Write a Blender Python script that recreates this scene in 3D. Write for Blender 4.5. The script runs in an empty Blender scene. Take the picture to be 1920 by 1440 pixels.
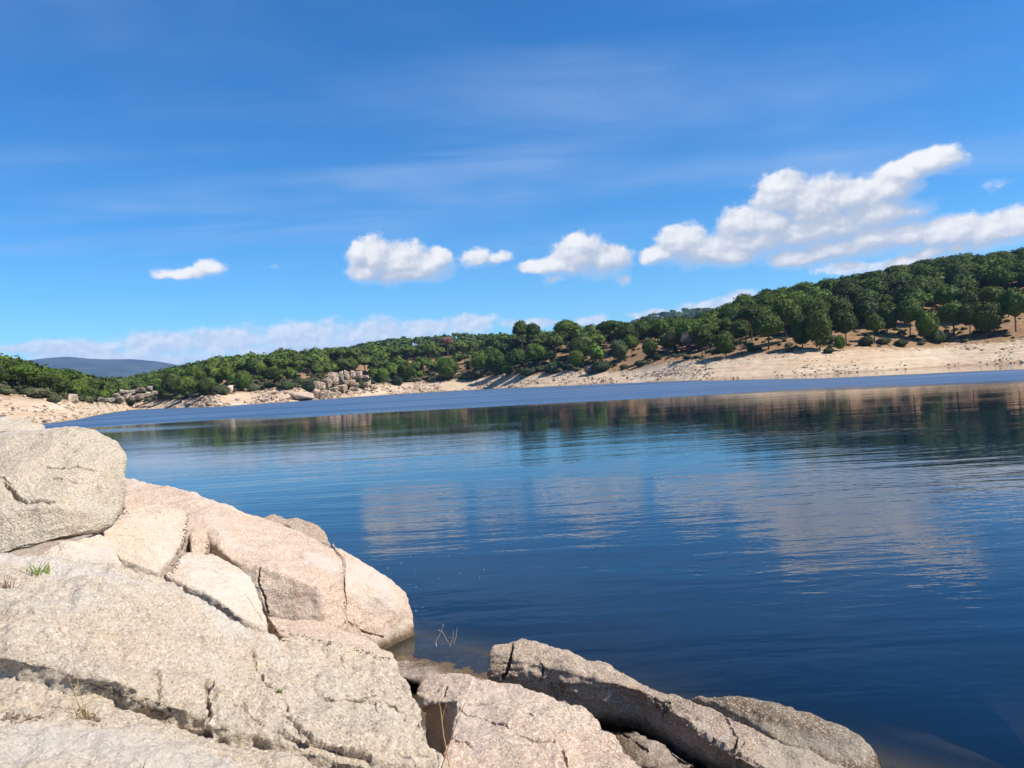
import bpy, bmesh, math, random
import numpy as np
from mathutils import Vector, Matrix
from mathutils.bvhtree import BVHTree
from mathutils.kdtree import KDTree

random.seed(7)
RNG = np.random.default_rng(11)
sc = bpy.context.scene
COL = sc.collection

# ------------------------------------------------------------------ camera
F = 1440.0                       # focal length in photo pixels (1920 wide)
CAM_H = 2.8
HOR_C = 716.4                    # horizon at the middle column
ROLL = math.atan(0.058)
PITCH = math.atan((720.0 - HOR_C) / F)
cr, sr = math.cos(ROLL), math.sin(ROLL)
FWD = Vector((0, math.cos(PITCH), -math.sin(PITCH)))
UP0 = Vector((0, math.sin(PITCH), math.cos(PITCH)))
RIGHT = Vector((1, 0, 0)) * cr - UP0 * sr
UPV = Vector((1, 0, 0)) * sr + UP0 * cr
cam_d = bpy.data.cameras.new('camera')
cam = bpy.data.objects.new('camera', cam_d)
COL.objects.link(cam)
cam_d.sensor_width = 36.0
cam_d.lens = 36.0 * F / 1920.0
cam_d.clip_start = 0.05
cam_d.clip_end = 30000
M = Matrix((RIGHT, UPV, -FWD)).transposed().to_4x4()
M.translation = Vector((0, 0, CAM_H))
cam.matrix_world = M
sc.camera = cam

# ------------------------------------------------------------------ light, exposure
SUN_AZ, SUN_EL = math.radians(106), math.radians(50)      # azimuth clockwise from +Y (view direction)
sun_dir = Vector((math.cos(SUN_EL) * math.sin(SUN_AZ), math.cos(SUN_EL) * math.cos(SUN_AZ), math.sin(SUN_EL)))
sl = bpy.data.lights.new('sun', 'SUN')
sl.energy = 5.0
sl.angle = math.radians(0.53)
sl.color = (1.0, 0.94, 0.84)
so = bpy.data.objects.new('sun', sl)
COL.objects.link(so)
so.rotation_euler = sun_dir.to_track_quat('Z', 'Y').to_euler()
so.location = (60, 0, 80)
sc.view_settings.view_transform = 'Standard'
sc.view_settings.look = 'None'
sc.view_settings.gamma = 1.0
sc.view_settings.exposure = 0.6
sc.view_settings.use_curve_mapping = False
sc.cycles.use_denoising = True
sc.cycles.max_bounces = 4
sc.cycles.use_adaptive_sampling = True
sc.cycles.adaptive_threshold = 0.02
sc.cycles.transparent_max_bounces = 12
sc.cycles.volume_bounces = 0
sc.cycles.caustics_reflective = False
sc.cycles.caustics_refractive = False

def ray(px, py):
    dx, dy = px - 960.0, 720.0 - py
    return RIGHT * dx + UPV * dy + FWD * F
def P(px, py, Y):
    d = ray(px, py)
    return Vector((0, 0, CAM_H)) + d * (Y / d.y)
def PZ(px, py, z=0.0):
    d = ray(px, py)
    return Vector((0, 0, CAM_H)) + d * ((z - CAM_H) / d.z)
def TT(px, py):
    d = ray(px, py)
    return d.x / d.y
def azel(px, py):
    d = ray(px, py).normalized()
    return math.atan2(d.x, d.y), math.asin(d.z)

# ------------------------------------------------------------------ node helpers
class NT:
    def __init__(s, tree):
        s.t = tree
        s.n = tree.nodes
        s.l = tree.links
    def node(s, typ, **kw):
        n = s.n.new(typ)
        for k, v in kw.items():
            setattr(n, k, v)
        return n
    def put(s, sock, v):
        if v is None:
            return
        if isinstance(v, bpy.types.NodeSocket):
            s.l.new(v, sock)
        else:
            sock.default_value = v
    def math(s, op, a, b=None, c=None, clamp=False):
        n = s.node('ShaderNodeMath', operation=op, use_clamp=clamp)
        s.put(n.inputs[0], a); s.put(n.inputs[1], b); s.put(n.inputs[2], c)
        return n.outputs[0]
    def vmath(s, op, a, b=None, c=None):
        n = s.node('ShaderNodeVectorMath', operation=op)
        s.put(n.inputs[0], a); s.put(n.inputs[1], b); s.put(n.inputs[2], c)
        return n.outputs[1] if op in ('LENGTH', 'DOT_PRODUCT', 'DISTANCE') else n.outputs[0]
    def noise(s, vec, scale, detail=4, rough=0.55, dist=0.0, color=False, lac=2.0):
        n = s.node('ShaderNodeTexNoise')
        s.put(n.inputs['Vector'], vec); s.put(n.inputs['Scale'], scale); s.put(n.inputs['Detail'], detail)
        s.put(n.inputs['Roughness'], rough); s.put(n.inputs['Distortion'], dist); s.put(n.inputs['Lacunarity'], lac)
        return n.outputs['Color' if color else 'Fac']
    def voronoi(s, vec, scale, feature='F1', out='Distance', rand=1.0):
        n = s.node('ShaderNodeTexVoronoi', feature=feature)
        s.put(n.inputs['Vector'], vec); s.put(n.inputs['Scale'], scale); s.put(n.inputs['Randomness'], rand)
        return n.outputs[out]
    def ramp(s, fac, a, b, lo=0.0, hi=1.0, smooth=True):
        n = s.node('ShaderNodeMapRange', interpolation_type='SMOOTHSTEP' if smooth else 'LINEAR', clamp=True)
        s.put(n.inputs[0], fac); s.put(n.inputs[1], a); s.put(n.inputs[2], b); s.put(n.inputs[3], lo); s.put(n.inputs[4], hi)
        return n.outputs[0]
    def mix(s, fac, a, b, blend='MIX'):
        n = s.node('ShaderNodeMix', data_type='RGBA', blend_type=blend, clamp_factor=True)
        s.put(n.inputs[0], fac)
        s.put(n.inputs[6], a if isinstance(a, bpy.types.NodeSocket) else (*a, 1.0))
        s.put(n.inputs[7], b if isinstance(b, bpy.types.NodeSocket) else (*b, 1.0))
        return n.outputs[2]
    def mapping(s, vec, scale=(1, 1, 1), rot=(0, 0, 0), loc=(0, 0, 0)):
        n = s.node('ShaderNodeMapping')
        s.put(n.inputs[0], vec)
        n.inputs[1].default_value = loc; n.inputs[2].default_value = rot; n.inputs[3].default_value = scale
        return n.outputs[0]

def new_mat(name, rough=0.9, spec=0.2):
    m = bpy.data.materials.new(name)
    m.use_nodes = True
    nt = NT(m.node_tree)
    b = nt.n['Principled BSDF']
    b.inputs['Roughness'].default_value = rough
    b.inputs['Specular IOR Level'].default_value = spec
    return m, nt, b

# ------------------------------------------------------------------ world: sky with clouds
world = bpy.data.worlds.new('World')
sc.world = world
world.use_nodes = True
wt = NT(world.node_tree)
for n in list(wt.n):
    wt.n.remove(n)
sky = wt.node('ShaderNodeTexSky', sky_type='NISHITA')
sky.sun_disc = False
sky.sun_elevation = SUN_EL
sky.sun_rotation = SUN_AZ
sky.altitude = 900
sky.air_density = 1.0
sky.dust_density = 0.3
sky.ozone_density = 2.2
SKY_STR = 0.10
tc = wt.node('ShaderNodeTexCoord')
dirv = wt.vmath('NORMALIZE', tc.outputs['Generated'])
sep = wt.node('ShaderNodeSeparateXYZ'); wt.l.new(dirv, sep.inputs[0])
az = wt.math('ARCTAN2', sep.outputs[0], sep.outputs[1])
el = wt.math('ARCSINE', sep.outputs[2])
comb = wt.node('ShaderNodeCombineXYZ'); wt.l.new(az, comb.inputs[0]); wt.l.new(el, comb.inputs[1])
pv = comb.outputs[0]

CUM = [(700,485,46,38),(742,494,68,36),(800,499,52,30),(690,506,38,24),(760,512,80,18),(672,470,18,18),(822,485,24,22),
       (896,484,52,27,.42),(934,486,44,20,.52),
       (1090,478,50,40),(1135,490,52,30),(1045,496,52,19),(1000,502,32,13),(1040,523,40,15,.5),(1085,452,28,16),(1173,524,24,17,.5),
       (345,512,104,21,.55),(390,503,60,24,.55),(306,516,54,17,.60),
       (1470,372,56,44),(1525,390,95,52),(1440,422,68,46),(1600,375,85,36),(1670,352,55,32),(1740,306,62,24),(1395,420,45,36),
       (1280,455,48,33),(1310,472,80,28),(1375,480,55,24),(1230,480,32,18),(1550,425,105,46),(1640,402,85,38),(1420,452,92,34),(1500,440,100,38),(1330,480,70,22),(1460,352,34,26),(1690,325,45,26),
       (1490,482,66,22),(1560,468,80,30),(1640,446,66,38),(1700,442,60,32),(1780,441,80,36),(1850,437,66,34),(1925,420,56,34),
       (1590,495,30,10),(1740,476,55,17),(1790,466,25,14),(1700,492,52,14),(1990,430,60,30),(2080,450,90,30)]
SOFT = [(45,652,55,15),(130,660,120,30),(300,645,130,32),(420,640,120,34),(560,630,130,38),(700,625,110,38),(800,617,85,28),
        (880,607,66,26),(600,660,260,34),(250,675,220,28),(-60,665,90,22),(-200,668,140,28),(-380,660,160,30),
        (1385,562,58,20),(1330,572,70,14),(1110,602,45,12),(1000,605,80,12),(1862,344,80,36,.62),(513,499,34,18,.72),(1220,585,60,10),(1600,500,90,14)]
def px2ang(px, py, rx, ry):
    a, e = azel(px, py)
    ca = 1.0 / math.hypot(1.0, (px - 960) / F)
    return a, e, rx / F * ca, ry / F * ca

def blob_group(name, blobs):
    g = bpy.data.node_groups.new(name, 'ShaderNodeTree')
    g.interface.new_socket('P', in_out='INPUT', socket_type='NodeSocketVector')
    g.interface.new_socket('D', in_out='OUTPUT', socket_type='NodeSocketFloat')
    t = NT(g)
    gi = t.node('NodeGroupInput'); go = t.node('NodeGroupOutput')
    cur = None
    for b in blobs:
        a, e, rx, ry = px2ang(*b[:4])
        q = t.vmath('MULTIPLY_ADD', gi.outputs[0], (1 / rx, 1 / ry, 0), (-a / rx, -e / ry, 0))
        L = t.vmath('LENGTH', q)
        if len(b) > 4: L = t.math('ADD', L, b[4])
        cur = L if cur is None else t.math('SMOOTH_MIN', cur, L, 0.20)
    t.l.new(cur, go.inputs[0])
    return g
gc, gs = blob_group('cumulus', CUM), blob_group('cloud_bank', SOFT)
def use_group(g, p):
    n = wt.node('ShaderNodeGroup'); n.node_tree = g
    wt.l.new(p, n.inputs[0])
    return n.outputs[0]
warp = wt.vmath('SUBTRACT', wt.noise(pv, 26, 3, 0.5, color=True), (0.5, 0.5, 0.5))
pw = wt.vmath('MULTIPLY_ADD', warp, (0.020, 0.014, 0), pv)
fb = wt.noise(wt.mapping(pv, (1, 1.2, 1)), 38, 9, 0.66)
fb_up = wt.noise(wt.mapping(wt.vmath('ADD', pv, (-0.004, 0.0060, 0)), (1, 1.2, 1)), 38, 9, 0.66)
up_p = wt.vmath('ADD', pw, (-0.006, 0.015, 0))
d0 = use_group(gc, pw)
d1 = use_group(gc, up_p)
fbc = wt.math('MULTIPLY', wt.math('SUBTRACT', fb, 0.5), 1.25)
dens = wt.math('SUBTRACT', wt.math('ADD', fbc, 1.24), d0)
lift = wt.math('SUBTRACT', d1, d0)                         # positive near the top edge
alpha_c = wt.ramp(dens, -0.02, wt.ramp(lift, -0.25, 0.35, 1.05, 0.42))
relief = wt.math('SUBTRACT', fb, fb_up)
shade = wt.math('ADD', wt.math('MULTIPLY', lift, 0.62), wt.math('MULTIPLY', relief, 1.0))
shade = wt.ramp(wt.math('ADD', shade, 0.02), -0.12, 0.62, 0.0, 1.0)
thin = wt.ramp(dens, 0.05, 0.7, 1.0, 0.0)
shade = wt.math('MAXIMUM', shade, wt.math('MULTIPLY', thin, 0.62))
cum_col = wt.mix(shade, (0.36, 0.395, 0.465), (0.665, 0.66, 0.66))
s0 = use_group(gs, pw)
sdens = wt.math('SUBTRACT', wt.math('ADD', wt.math('MULTIPLY', wt.math('SUBTRACT', fb, 0.5), 1.3), 1.0), s0)
alpha_s = wt.ramp(sdens, 0.0, 0.6, 0.0, 0.88)
sshade = wt.ramp(wt.math('ADD', relief, wt.math('MULTIPLY', thin, 0.0)), -0.12, 0.16)
soft_col = wt.mix(sshade, (0.44, 0.495, 0.60), (0.61, 0.63, 0.665))
# the same kind of fair-weather cloud goes on round the rest of the sky
faraz = wt.ramp(wt.math('ABSOLUTE', az), 0.72, 0.95)
band = wt.math('MULTIPLY', wt.ramp(el, 0.02, 0.10), wt.ramp(el, 0.30, 0.50, 1.0, 0.0))
g3 = wt.noise(wt.mapping(dirv, (1, 1, 2.2)), 5.5, 8, 0.6)
alpha_r = wt.math('MULTIPLY', wt.math('MULTIPLY', wt.ramp(g3, 0.58, 0.68), band), faraz)
# thin high veils
vs = wt.node('ShaderNodeSeparateXYZ'); wt.l.new(dirv, vs.inputs[0])
zz = wt.math('MAXIMUM', sep.outputs[2], 0.04)
pl = wt.node('ShaderNodeCombineXYZ')
wt.l.new(wt.math('DIVIDE', sep.outputs[0], zz), pl.inputs[0]); wt.l.new(wt.math('DIVIDE', sep.outputs[1], zz), pl.inputs[1])
veil1 = wt.noise(wt.mapping(pl.outputs[0], (0.30, 0.9, 1), (0, 0, math.radians(-24))), 1.0, 6, 0.55, 0.6)
veil2 = wt.noise(pl.outputs[0], 0.55, 3, 0.5)
veil = wt.math('MULTIPLY', wt.ramp(veil1, 0.36, 0.78), wt.ramp(veil2, 0.30, 0.66))
veil = wt.math('MULTIPLY', veil, wt.ramp(el, 0.10, 0.25))
veil = wt.math('MULTIPLY', veil, 0.72)

hs = wt.node('ShaderNodeHueSaturation')
hs.inputs['Saturation'].default_value = 1.32
hs.inputs['Value'].default_value = 1.0
wt.l.new(sky.outputs[0], hs.inputs['Color'])
skyc = wt.mix(1.0, hs.outputs[0], (0.056, 0.091, 0.108), 'MULTIPLY')   # strength and white balance
base = wt.mix(veil, skyc, (0.28, 0.385, 0.575))
base = wt.mix(alpha_r, base, (0.52, 0.54, 0.57))
cc = wt.mix(alpha_s, base, soft_col)
cc = wt.mix(alpha_c, cc, cum_col)
bg = wt.node('ShaderNodeBackground'); wt.l.new(cc, bg.inputs[0])
bg0 = wt.node('ShaderNodeBackground'); wt.l.new(base, bg0.inputs[0])
# the drawn clouds fill one stretch of sky only; elsewhere the plain sky is evaluated alone (faster)
inside = wt.math('MULTIPLY', wt.math('LESS_THAN', wt.math('ABSOLUTE', az), 1.05), wt.math('MULTIPLY', wt.math('GREATER_THAN', el, -0.02), wt.math('LESS_THAN', el, 0.34)))
mxs = wt.node('ShaderNodeMixShader')
wt.l.new(inside, mxs.inputs[0]); wt.l.new(bg0.outputs[0], mxs.inputs[1]); wt.l.new(bg.outputs[0], mxs.inputs[2])
wo = wt.node('ShaderNodeOutputWorld')
wt.l.new(mxs.outputs[0], wo.inputs[0])

# ------------------------------------------------------------------ generic helpers
def tag(o, label=None, cat=None, group=None, kind=None):
    if label: o['label'] = label
    if cat: o['category'] = cat
    if group: o['group'] = group
    if kind: o['kind'] = kind
    return o
def link(name, me, mat=None, parent=None, loc=None):
    o = bpy.data.objects.new(name, me)
    COL.objects.link(o)
    if mat is not None and me is not None:
        if len(me.materials) == 0:
            me.materials.append(mat)
    if parent is not None:
        o.parent = parent
    if loc is not None:
        o.location = loc
    return o
def mesh_np(name, V, Fc, smooth=True):
    """V (n,3); Fc (m,k) one face size"""
    V = np.asarray(V, dtype=np.float32); Fc = np.asarray(Fc, dtype=np.int32)
    me = bpy.data.meshes.new(name)
    me.vertices.add(len(V)); me.vertices.foreach_set('co', V.ravel())
    k = Fc.shape[1]
    me.loops.add(Fc.size); me.loops.foreach_set('vertex_index', Fc.ravel())
    me.polygons.add(len(Fc))
    me.polygons.foreach_set('loop_start', np.arange(0, Fc.size, k, dtype=np.int32))
    me.polygons.foreach_set('use_smooth', np.full(len(Fc), smooth))
    me.update(calc_edges=True)
    me.validate()
    return me
def attr(me, name, vals):
    a = me.attributes.new(name, 'FLOAT', 'POINT')
    a.data.foreach_set('value', np.asarray(vals, dtype=np.float32))

_perm = np.random.default_rng(3).permutation(4096).astype(np.int64)
def _hash(ix, iy, iz):
    return _perm[(_perm[(_perm[ix & 4095] + iy) & 4095] + iz) & 4095] / 2047.5 - 1.0
def vnoise(p):
    i = np.floor(p).astype(np.int64); f = p - i
    f = f * f * f * (f * (f * 6 - 15) + 10)
    r = 0
    for dx in (0, 1):
        for dy in (0, 1):
            for dz in (0, 1):
                w = (f[:, 0] if dx else 1 - f[:, 0]) * (f[:, 1] if dy else 1 - f[:, 1]) * (f[:, 2] if dz else 1 - f[:, 2])
                r = r + w * _hash(i[:, 0] + dx, i[:, 1] + dy, i[:, 2] + dz)
    return r
def fbm(p, oct=4, gain=0.5):
    a, s, q = 1.0, 0.0, np.array(p, dtype=np.float64)
    for k in range(oct):
        s = s + a * vnoise(q + 17.3 * k); a *= gain; q = q * 2.03
    return s
def sstep(a, b, x):
    t = np.clip((x - a) / (b - a), 0, 1)
    return t * t * (3 - 2 * t)

# ------------------------------------------------------------------ far shore and hills: profiles by direction
def prof(rows):
    t = np.array([TT(r[0], r[1]) for r in rows]); order = np.argsort(t)
    return t[order], order
# photo column, row of the waterline
shore_px = [(95,793),(150,786),(195,776),(245,768.5),(300,766),(400,763),(480,757),(550,753),(640,746),(760,738),(900,730),
            (1000,726),(1100,721.5),(1200,717),(1300,713.5),(1400,709),(1500,704),(1640,696),(1780,687),(1920,680)]
sh = [(TT(x, y), PZ(x, y, 0).y) for x, y in shore_px]
sh = [(-2.4, 40), (-1.6, 55), (-1.0, 84), (-0.74, 122)] + sh + [(0.9, 190), (1.3, 150), (1.8, 110), (2.4, 80)]
SH_T, SH_Y = np.array([a for a, b in sh]), np.array([b for a, b in sh])
# bank top: column, row, run behind the waterline (m)
bank_px = [(0,743,42),(60,748,40),(100,754,36),(150,753,34),(190,752,32),(250,756,28),(300,751,26),(350,748,24),(400,743,26),(440,738,26),
           (500,732,26),(540,731,24),(600,729,18),(690,723,24),(740,720,24),(800,715,28),(900,709,30),(1000,702,32),(1100,697,30),
           (1190,692,30),(1225,680,30),(1300,676,32),(1400,669,34),(1500,663,34),(1600,658,34),(1700,652,34),(1800,645,34),(1920,634,36)]
def Ys(t): return np.interp(t, SH_T, SH_Y)
bk = []
for x, y, run in bank_px:
    t = TT(x, y); Yb = float(Ys(t)) + run
    bk.append((t, run, P(x, y, Yb).z))
bk = [(-2.4, 40, 8), (-1.0, 42, 7.5)] + bk + [(1.0, 36, 8), (2.4, 36, 9)]
BK_T, BK_R, BK_Z = [np.array([b[i] for b in bk]) for i in range(3)]
# crest of the near hills: column, skyline row, distance, tree height taken off
crest_px = [(0,672,270,9),(80,692,260,9),(150,712,330,9),(200,722,560,8),(280,706,560,8),(330,692,520,8),(420,673,470,8),(520,662,490,9),
            (640,656,520,9),(760,648,560,10),(860,642,560,10),(940,622,500,11),(1000,610,470,11),(1100,606,440,11),(1200,602,420,11),
            (1300,600,410,11),(1400,562,400,9),(1480,547,410,9),(1600,531,420,9),(1700,507,425,9),(1800,491,430,9),(1920,476,435,9)]
cs = [(TT(x, y), Yc, P(x, y, Yc).z - h) for x, y, Yc, h in crest_px]
cs = [(-2.4, 200, 14), (-1.0, 230, 13)] + cs + [(0.95, 420, 62), (1.4, 380, 66), (2.4, 300, 60)]
CS_T, CS_Y, CS_Z = [np.array([b[i] for b in cs]) for i in range(3)]
ridge = [(-100,720),(200,728),(330,712),(450,688),(540,668),(640,655),(700,644),(760,634),(830,630),(900,630),(960,630),(1100,628),(1300,620),(1920,600)]
rg = [(TT(x, y), P(x, y, 900).z - 8) for x, y in ridge]
RG_T, RG_Z = np.array([a for a, b in rg]), np.array([b for a, b in rg])
_TF = np.linspace(-2.4, 2.4, 1921)
def smooth_prof(T, V, w=14):
    v = np.interp(_TF, T, V); k = np.hanning(2 * w + 1); k /= k.sum()
    return np.convolve(np.pad(v, w, mode='edge'), k, mode='valid')
SH_Y = smooth_prof(SH_T, SH_Y, 8); SH_T = _TF
BK_R = smooth_prof(BK_T, BK_R); BK_Z = smooth_prof(BK_T, BK_Z, 10); BK_T = _TF
CS_Y = smooth_prof(CS_T, CS_Y, 20); CS_Z = smooth_prof(CS_T, CS_Z, 18); CS_T = _TF
RG_Z = smooth_prof(RG_T, RG_Z, 18); RG_T = _TF
def ground(t, Y):
    """ground height of the far shore for direction t = x/y and depth Y (arrays)"""
    t = np.asarray(t, float); Y = np.asarray(Y, float)
    ys, run, zb = Ys(t), np.interp(t, BK_T, BK_R), np.interp(t, BK_T, BK_Z)
    yb = ys + run
    yc, zc = np.interp(t, CS_T, CS_Y), np.interp(t, CS_T, CS_Z)
    yc = np.maximum(yc, yb + 40)
    zr = np.interp(t, RG_T, RG_Z)
    x = Y * t
    pts = np.stack([x * 0.02, Y * 0.02, np.zeros_like(x)], -1).reshape(-1, 3)
    und = fbm(pts, 3).reshape(x.shape)
    z = np.where(Y < ys, np.maximum(-0.06 * (ys - Y), -6.0), 0)
    s = np.clip((Y - ys) / run, 0, 1)
    zbk = zb * (0.72 * s + 0.28 * s ** 2)
    z = np.where(Y >= ys, zbk, z)
    s2 = np.clip((Y - yb) / (yc - yb), 0, 1)
    s2s = 0.5 * s2 + 0.5 * np.sin(s2 * math.pi / 2)
    z = np.where(Y >= yb, zb + (zc - zb) * s2s, z)
    dip = np.minimum(zc, zr) - 9
    s3 = np.clip((Y - yc) / 110, 0, 1); s3 = s3 * s3 * (3 - 2 * s3)
    z = np.where(Y >= yc, zc + (dip - zc) * s3, z)
    y4 = yc + 110
    s4 = np.clip((Y - y4) / (900 - y4), 0, 1); s4 = s4 * s4 * (3 - 2 * s4)
    z = np.where(Y >= y4, dip + (zr - dip) * s4, z)
    s5 = np.clip((Y - 900) / 300, 0, 1); s5 = s5 * s5 * (3 - 2 * s5)
    zp = np.clip(zr - 20, 8, 30)
    z = np.where(Y >= 900, zr + (zp - zr) * s5, z)
    lz = np.interp(t, [-0.9, -0.66, -0.45, -0.3, 0.0], [50, 52, 50, 46, 20])
    s6 = np.clip((Y - 1200) / 500, 0, 1); s6 = s6 * s6 * (3 - 2 * s6)
    z = np.where(Y >= 1200, zp + (lz - zp) * s6, z)
    s7 = np.clip((Y - 1800) / 1500, 0, 1)
    z = np.where(Y >= 1800, lz + (10 - lz) * s7, z)
    amp = np.clip((Y - ys) / 60, 0, 1) * 1.4
    return z + und * amp

# terrain sheet
tcol = np.concatenate([np.linspace(-2.4, -0.76, 60, endpoint=False), np.linspace(-0.76, 0.80, 620, endpoint=False), np.linspace(0.80, 2.4, 60)])
sY = np.concatenate([np.linspace(-60, -4, 8, endpoint=False), np.linspace(-4, 44, 60, endpoint=False)])
nrow2 = np.concatenate([np.geomspace(44, 500, 60, endpoint=False), np.geomspace(500, 1600, 40, endpoint=False), np.geomspace(1600, 9000, 16)])
srow = np.concatenate([sY, nrow2])
Tg, Sg = np.meshgrid(tcol, srow)
Yg = Ys(Tg) + Sg
Zg = ground(Tg, Yg)
fine = fbm(np.stack([Tg * Yg * 0.35, Yg * 0.35, Zg * 0], -1).reshape(-1, 3), 3).reshape(Tg.shape)
bank_band = np.clip((Yg - Ys(Tg)) / 4, 0, 1) * (Sg < 60)
Zg = Zg + fine * 0.22 * bank_band
Vt = np.stack([Tg * Yg, Yg, Zg], -1).reshape(-1, 3)
nr, ncx = Tg.shape
ii = np.arange((nr - 1) * ncx).reshape(nr - 1, ncx)[:, :-1].ravel()
Ft = np.stack([ii, ii + 1, ii + 1 + ncx, ii + ncx], -1)
me = mesh_np('terrain', Vt, Ft)
runs = np.interp(Tg, BK_T, BK_R)
attr(me, 'bank', ((Yg - Ys(Tg)) / runs).ravel())
m_ter, nt, b = new_mat('shore_ground', 0.95, 0.1)
geo = nt.node('ShaderNodeNewGeometry'); pos = geo.outputs['Position']
ab = nt.node('ShaderNodeAttribute', attribute_name='bank')
n1 = nt.noise(pos, 0.05, 6, 0.6); n2 = nt.noise(pos, 0.6, 6, 0.65); n3 = nt.noise(pos, 3.0, 5, 0.7)
nst = nt.noise(nt.mapping(pos, (0.04, 0.04, 2.4)), 1.0, 5, 0.6, 0.5)      # old waterlines along the bank
sand = nt.mix(nt.ramp(n1, 0.35, 0.65), (0.49, 0.355, 0.235), (0.50, 0.40, 0.29))
sand = nt.mix(nt.ramp(n2, 0.45, 0.75, 0, 0.7), sand, (0.40, 0.27, 0.165))
sand = nt.mix(nt.ramp(nst, 0.50, 0.66, 0, 0.8), sand, (0.58, 0.475, 0.36))
sand = nt.mix(nt.ramp(n3, 0.58, 0.72, 0, 0.55), sand, (0.30, 0.20, 0.13))
nl2 = nt.noise(nt.mapping(pos, (0.015, 0.015, 5.5)), 1.0, 4, 0.6, 0.3)
sand = nt.mix(nt.ramp(nl2, 0.54, 0.62, 0, 0.5), sand, (0.33, 0.235, 0.155))
dirt = nt.mix(nt.ramp(n2, 0.35, 0.7), (0.20, 0.115, 0.060), (0.33, 0.21, 0.115))
dirt = nt.mix(nt.ramp(n3, 0.55, 0.72, 0, 0.8), dirt, (0.085, 0.075, 0.035))
wob = nt.math('ADD', ab.outputs['Fac'], nt.math('MULTIPLY', nt.math('SUBTRACT', n2, 0.5), 0.7))
wob = nt.math('ADD', wob, nt.math('MULTIPLY', nt.math('SUBTRACT', n1, 0.5), 0.5))
gcol = nt.mix(nt.ramp(wob, 0.86, 1.08), sand, dirt)
wet = nt.ramp(wob, 0.02, 0.10, 0.6, 0.0)
gcol = nt.mix(wet, gcol, (0.26, 0.17, 0.10))
nt.l.new(gcol, b.inputs['Base Color'])
bp = nt.node('ShaderNodeBump'); bp.inputs['Strength'].default_value = 0.9; bp.inputs['Distance'].default_value = 0.35
nt.l.new(nt.noise(pos, 1.6, 7, 0.7), bp.inputs['Height']); nt.l.new(bp.outputs[0], b.inputs['Normal'])
terrain = tag(link('terrain', me, m_ter), kind='structure')

# ------------------------------------------------------------------ far mountains
def mountain(name, rows, Y, depth, zb, seed, col, base_px=None):
    t = np.array([TT(x, y) for x, y in rows]); z = np.array([P(x, y, Y).z for x, y in rows])
    tt = np.linspace(t[0], t[-1], 260); vv = np.linspace(-1, 1, 60)
    A, B = np.meshgrid(tt, vv)
    Yq = Y + B * depth
    crest = np.interp(A, t, z)
    prof_ = np.clip(1 - np.abs(B) ** 1.25, 0, 1)
    X = A * Y
    nz = fbm(np.stack([X / (depth * .5), Yq / (depth * .5), X * 0 + seed], -1).reshape(-1, 3), 5).reshape(A.shape)
    Z = zb + (crest - zb) * prof_ * (1 + 0.22 * nz * (1 - prof_) * 1.6)
    V = np.stack([X, Yq, Z], -1).reshape(-1, 3)
    n_r, n_c = A.shape
    i0 = np.arange((n_r - 1) * n_c).reshape(n_r - 1, n_c)[:, :-1].ravel()
    me = mesh_np(name, V, np.stack([i0, i0 + 1, i0 + 1 + n_c, i0 + n_c], -1))
    m, nt, b = new_mat(name + '_ground', 0.95, 0.1)
    g = nt.node('ShaderNodeNewGeometry')
    na = nt.noise(g.outputs['Position'], col[2], 8, 0.65)
    nt.l.new(nt.mix(nt.ramp(na, 0.35, 0.65), col[0], col[1]), b.inputs['Base Color'])
    return tag(link(name, me, m), kind='structure')
mountain('mountain', [(-1500,720),(-700,690),(-300,700),(-60,690),(20,690),(60,679),(95,671),(130,668.5),(165,672),(200,673.5),(250,673),(300,678),(340,686),(460,690),(700,700),(900,730)],
         6200, 2200, 5, 3.1, ((0.022, 0.034, 0.034), (0.055, 0.064, 0.060), 0.004))
mountain('wooded_hill', [(1000,720),(1130,640),(1190,605),(1215,597),(1245,589),(1280,585),(1330,584),(1400,594),(1600,640),(1800,670)],
         2000, 450, 5, 8.4, ((0.035, 0.050, 0.022), (0.07, 0.075, 0.04), 0.02))

# ------------------------------------------------------------------ near bed under the rocks and the lake floor
def near_bed(x, y):
    s = ((x + 1.3) * 3.4 + (y - 8.7) * 3.7) / 5.025        # distance to the waterline, positive on the lake side
    z = np.where(s > 0, np.maximum(-0.34 * s, -7.0), 0.13 * (-s) - 0.16)
    z = z + 0.20 * np.clip(-x - 1.4, 0, 7) * (s < 0)
    z = np.where(s < 0, np.minimum(z, 1.35 + 0.10 * np.clip(-x - 2, 0, 14)), z)
    return z
xs = np.linspace(-30, 14, 240); ysn = np.linspace(-14, 26, 220)
X, Y = np.meshgrid(xs, ysn)
Zb = near_bed(X, Y)
Zb = Zb + (0.03 + 0.07 * sstep(0.6, 2.0, np.abs(Zb))) * fbm(np.stack([X * 0.8, Y * 0.8, X * 0], -1).reshape(-1, 3), 4).reshape(X.shape)
n_r, n_c = X.shape
i0 = np.arange((n_r - 1) * n_c).reshape(n_r - 1, n_c)[:, :-1].ravel()
me = mesh_np('bedrock_shore', np.stack([X, Y, Zb], -1).reshape(-1, 3), np.stack([i0, i0 + 1, i0 + 1 + n_c, i0 + n_c], -1))

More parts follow.
